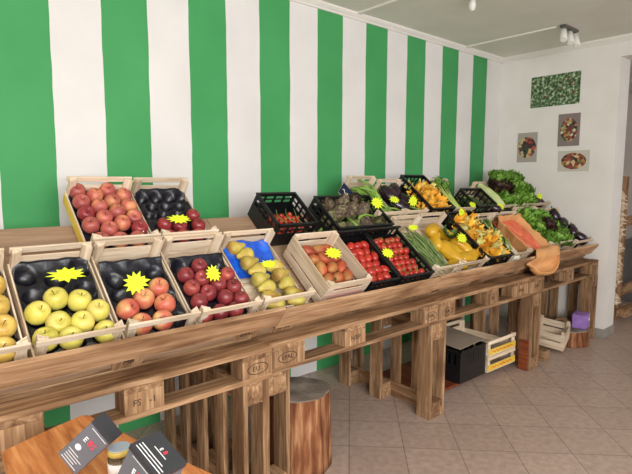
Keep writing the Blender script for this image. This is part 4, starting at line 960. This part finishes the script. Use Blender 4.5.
# ------------------------------------------------------------------ orange table with cartons and jar
TZ = .73
t = thing('small_table', 'small orange wooden table at the lower left corner', 'table', None, Matrix.Translation((0, 0, 0)))
pts = [(-1.108, -.235), (-.985, -.185), (-.88, -.15), (-.858, -.158), (-.80, -.42), (-.73, -.69), (-.69, -.85), (-1.12, -.85), (-1.118, -.4)]
MB().slab(pts, TZ-.03, TZ).build('table_top', M['table'], t, bevel=.004)
for x, y in ((-1.09, -.30), (-.90, -.22), (-1.09, -.81), (-.75, -.81)): MB().box(x-.018, x+.018, y-.018, y+.018, 0, TZ-.03).build('leg', M['table'], t, bevel=.003)
def carton(label, mtx, wd, dp, ln, seed, big=False):
    """wd x dp section, ln long; local z up the carton, face -y printed"""
    t = thing('carton', label, 'carton', 'grey printed cartons on the orange table', mtx); rg = random.Random(seed)
    MB().box(-wd/2, wd/2, -dp/2, dp/2, 0, ln).build('box', M['grey_carton'], t, bevel=.0015)
    l = MB().box(-wd/2-.0006, wd/2+.0006, -dp/2-.0006, dp/2+.0006, ln-.012, ln+.0012).build('top_face', M['dark_carton'], t); l['label'] = 'charcoal top face'
    y = -dp/2-.0008
    text('8S', 'logo', .026, M['carton_red'], t, (.008, y, ln*.64), (PI/2, 0, 0))
    text('E', 'logo', .022, M['white_ink'], t, (-.013, y, ln*.63), (PI/2, 0, 0))
    if big:
        zt = ln+.0016
        text('8', 'logo', .017, M['carton_red'], l, (.006, dp*.16, zt), (0, 0, 0)); text('E', 'logo', .013, M['white_ink'], l, (-.006, dp*.14, zt), (0, 0, 0))
        k_ = MB()
        for i_ in range(3): k_.box(-wd*.42, wd*rg.uniform(.3, .44), dp*(-.40+.10*i_), dp*(-.40+.10*i_)+.0022, ln+.0013, ln+.0017)
        k_.box(-wd*.2, wd*.2, dp*.02, dp*.02+.002, ln+.0013, ln+.0017); k_.build('printed_lines', M['white_ink'], l)
    m = MB()
    for k in range(5):
        x0 = -wd*.40+rg.uniform(0, .006); x1_ = wd*rg.uniform(.1, .42); z = ln*(.06+.055*k)
        m.box(x0, x1_, y-.0003, y, z, z+.0018)
    m.box(-wd*.32, wd*.40, y-.0003, y, ln*.87, ln*.87+.0016); m.build('printed_lines', M['white_ink'], t)
    MB().lathe([(0, -.0003), (.009, -.0003), (.009, .0003), (0, .0003)], 12, Matrix.Translation((-.012, y, ln*.42)) @ Matrix.Rotation(PI/2, 4, 'X')).build('emblem', M['white_ink'], t)
    return t
# first carton lies on its back, printed face up, top end away from the camera
def frame(o_, x, y, z): return Matrix(((x[0], y[0], z[0], o_[0]), (x[1], y[1], z[1], o_[1]), (x[2], y[2], z[2], o_[2]), (0, 0, 0, 1)))
def pose(org, rows_, wd, dp):
    r = Matrix(rows_); o_ = Vector(org)+r @ Vector((wd/2, dp/2, 0)); c_ = [r.col[i] for i in range(3)]; return frame(o_, *c_)
carton('grey printed carton leaning over at the left of the jar, charcoal end up', pose((-1.021, -.452, .7825), ((.4042, .8119, .4211), (-.542, .5835, -.6048), (-.7368, .0163, .6759)), .07, .04), .07, .04, .153, 1)
carton('grey printed carton right of the jar, large charcoal face up', pose((-.963, -.677, .784), ((.2295, .9565, .1802), (-.8456, .2876, -.4497), (-.482, -.0492, .8748)), .102, .08), .102, .08, .125, 2, True)
t = thing('glass_jar', 'small glass jar with a pale blue lid between the cartons', 'jar', None, Matrix.Translation((-.905, -.56, TZ)))
MB().lathe([(0, .001), (.026, .001), (.028, .004), (.028, .05), (.024, .058), (.024, .062), (.0225, .062), (.0225, .057), (.026, .049), (.026, .006), (0, .004)], 24).build('glass', M['glass'], t, True)
MB().lathe([(0, .006), (.0255, .007), (.0255, .045), (0, .047)], 20).build('contents', M['honey'], t, True)
MB().lathe([(.0265, .058), (.0285, .058), (.0285, .07), (.026, .072), (0, .0722), (0, .0712), (.0262, .07)], 24).build('lid_rim', M['gold_rim'], t, True)
MB().lathe([(0, .0726), (.0262, .0726), (.0262, .0745), (0, .0748)], 24).build('lid', M['lid'], t)
MB().lathe([(.0283, .012), (.0289, .012), (.0289, .04), (.0283, .04)], 24).build('paper_label', M['sticker'], t, True)

# ------------------------------------------------------------------ wall pictures
def picture(label, y0, y1, z0, z1, mat):
    o = MB().box(-.0015, .0015, -(y1-y0)/2, (y1-y0)/2, -(z1-z0)/2, (z1-z0)/2).build('poster', mat); o.location = (RX-.0025, (y0+y1)/2, (z0+z1)/2)
    tag(o, label, 'picture', 'photo prints on the white wall'); return o
big = picture('large landscape print of a leafy fruit tree, topmost on the wall', .27, .745, 2.20, 2.50, picture_mat('tree_print', 'tree'))
m = MB(); rg = random.Random(8)
for i in range(14): m.lathe([(0, 0), (.009, 0), (.009, -.0006), (0, -.0006)], 8, Matrix.Translation((-.0018, rg.uniform(-.2, .1), rg.uniform(-.09, .11))) @ Matrix.Rotation(PI/2, 4, 'Y'))
m.build('printed_fruit', plain('red_print', (128, 44, 38), .4), big)
SAL = [(0, (60, 40, 36)), (.15, (120, 44, 40)), (.3, (70, 96, 48)), (.45, (206, 200, 170)), (.6, (90, 60, 66)), (.75, (168, 140, 90)), (.9, (150, 60, 52))]
picture('portrait print of a salad plate on grey, right under the tree print', .252, .455, 1.805, 2.112, picture_mat('salad_print', ((132, 118, 116), SAL, (.08, .11), 42)))
picture('portrait print of a dark fruit bowl, leftmost on the wall', .656, .865, 1.661, 1.959, picture_mat('bowl_print', ((168, 160, 150), [(0, (40, 36, 48)), (.25, (70, 44, 48)), (.4, (176, 92, 78)), (.6, (150, 60, 50)), (.72, (60, 70, 60)), (.85, (196, 172, 120))], (.092, .105), 30)))
picture('landscape print of a mixed fruit platter, lowest on the wall', .15, .44, 1.562, 1.76, picture_mat('platter_print', ((196, 190, 180), [(0, (110, 60, 44)), (.2, (64, 40, 50)), (.35, (180, 120, 70)), (.5, (96, 110, 60)), (.65, (206, 180, 140)), (.8, (140, 70, 60))], (.115, .078), 36)))

# ------------------------------------------------------------------ ceiling cable ducts and spotlight
for i, (x, y0, y1, lb) in enumerate([(1.58, -1.2, 1.04, 'white cable duct across the ceiling near the camera'), (3.06, .2, 1.04, 'white cable duct running to the ceiling spotlight')]):
    o = MB().box(-.016, .016, y0, y1, H-.014, H-.0005).build('cable_duct', M['white_trim'], bevel=.002); o.location.x = x; tag(o, lb, 'cable duct', 'ceiling cable ducts')
t = thing('ceiling_spotlight', 'white three-headed spotlight on the ceiling by the right wall', 'spotlight', None, Matrix.Translation((3.16, .14, H)))
MB().box(-.12, .14, -.025, .025, -.022, -.0005).build('base_plate', M['steel'], t, bevel=.003)
for k, x in enumerate((-.10, .02, .13)):
    MB().tube([(x, 0, -.025), (x, 0, -.06)], .008, 8).build('arm', M['steel'], t, True)
    d = Vector((-.45+.1*k, -.25, -.62)).normalized(); p = Vector((x, 0, -.055))
    hd = MB().tube([p-d*.03, p-d*.015, p+d*.10, p+d*.102], [.012, .026, .029, .024], 16).build('lamp_head', M['white_metal'], t, True)
    MB().tube([p+d*.1025, p+d*.104], .022, 16).build('lens', M['white_metal'], hd)
t = thing('hanging_bulb', 'small white lamp on the ceiling cut by the top edge of the photo', 'lamp', None, Matrix.Translation((1.93, .28, H)))
MB().lathe([(0, -.0005), (.045, -.0005), (.045, -.02), (0, -.02)], 16).build('ceiling_rose', M['white_trim'], t)
MB().lathe([(.0, -.02), (.02, -.03), (.026, -.06), (.02, -.09), (0, -.1)], 14).build('bulb', M['white_metal'], t, True)

# ------------------------------------------------------------------ garlic braid and side room
t = thing('pallet_stand', 'brown wooden stand behind the wall end, behind the garlic', 'stand', None, Matrix.Translation((4.56, .05, 0)))
MB().box(0, .10, .03, .11, 0, 1.52).build('post', PW[2], t, bevel=.002); MB().box(.10, .8, .03, .06, .25, .36).build('cross_board', PW[0], t); MB().box(.10, .8, .03, .06, 1.0, 1.1).build('cross_board', PW[0], t); MB().box(-.02, .75, -.06, .03, .05, .13).build('base_block', PW[0], t)
MB().box(.72, .8, .06, .11, 0, 1.1).build('post', PW[2], t)
t = thing('garlic_braid', 'long garlic braid hanging beside the white wall end', 'garlic', None, Matrix.Translation((4.50, .09, 1.37)))
rg = random.Random(41)
MB().tube([(.02*math.sin(k*1.5), .02, -.1*k) for k in range(13)], .018, 7).build('stalk_braid', M['straw'], t, True)
gb = None
for k in range(64):
    z = -.02-1.17*k/64; a = rg.uniform(PI*.75, PI*1.95)
    loc = (.032*math.cos(a), .02+.032*math.sin(a), z)
    if gb is None:
        gb = MB().lathe([(0, -.024), (.012, -.023), (.024, -.012), (.026, 0), (.02, .012), (.009, .022), (.005, .04), (.006, .05), (0, .05)], 12, None, 6, .06).build('garlic_bulb', M['garlic'], t, True); o = gb
    else:
        o = gb.copy(); COL.objects.link(o); o.parent = t
    o.location = loc; o.rotation_euler = (rg.uniform(1.2, 2.4), rg.uniform(-.5, .5), a+PI/2)
t = thing('counter', 'grey counter with a white top seen through the doorway', 'counter', None, Matrix.Translation((5.6, -.4, 0)))
MB().box(0, 1.2, 0, .8, .0, .72).build('body', M['cabinet'], t); MB().box(-.02, 1.22, -.02, .82, .72, .75).build('top', M['cabinet'], t)
o = MB().box(0, 1.0, 0, .3, 0, .03).build('wall_shelf', M['white_trim']); o.matrix_world = Matrix.Translation((6.2, .0, .93)); tag(o, 'thin white shelf board above the grey counter', 'shelf')
bpy.context.view_layer.update()
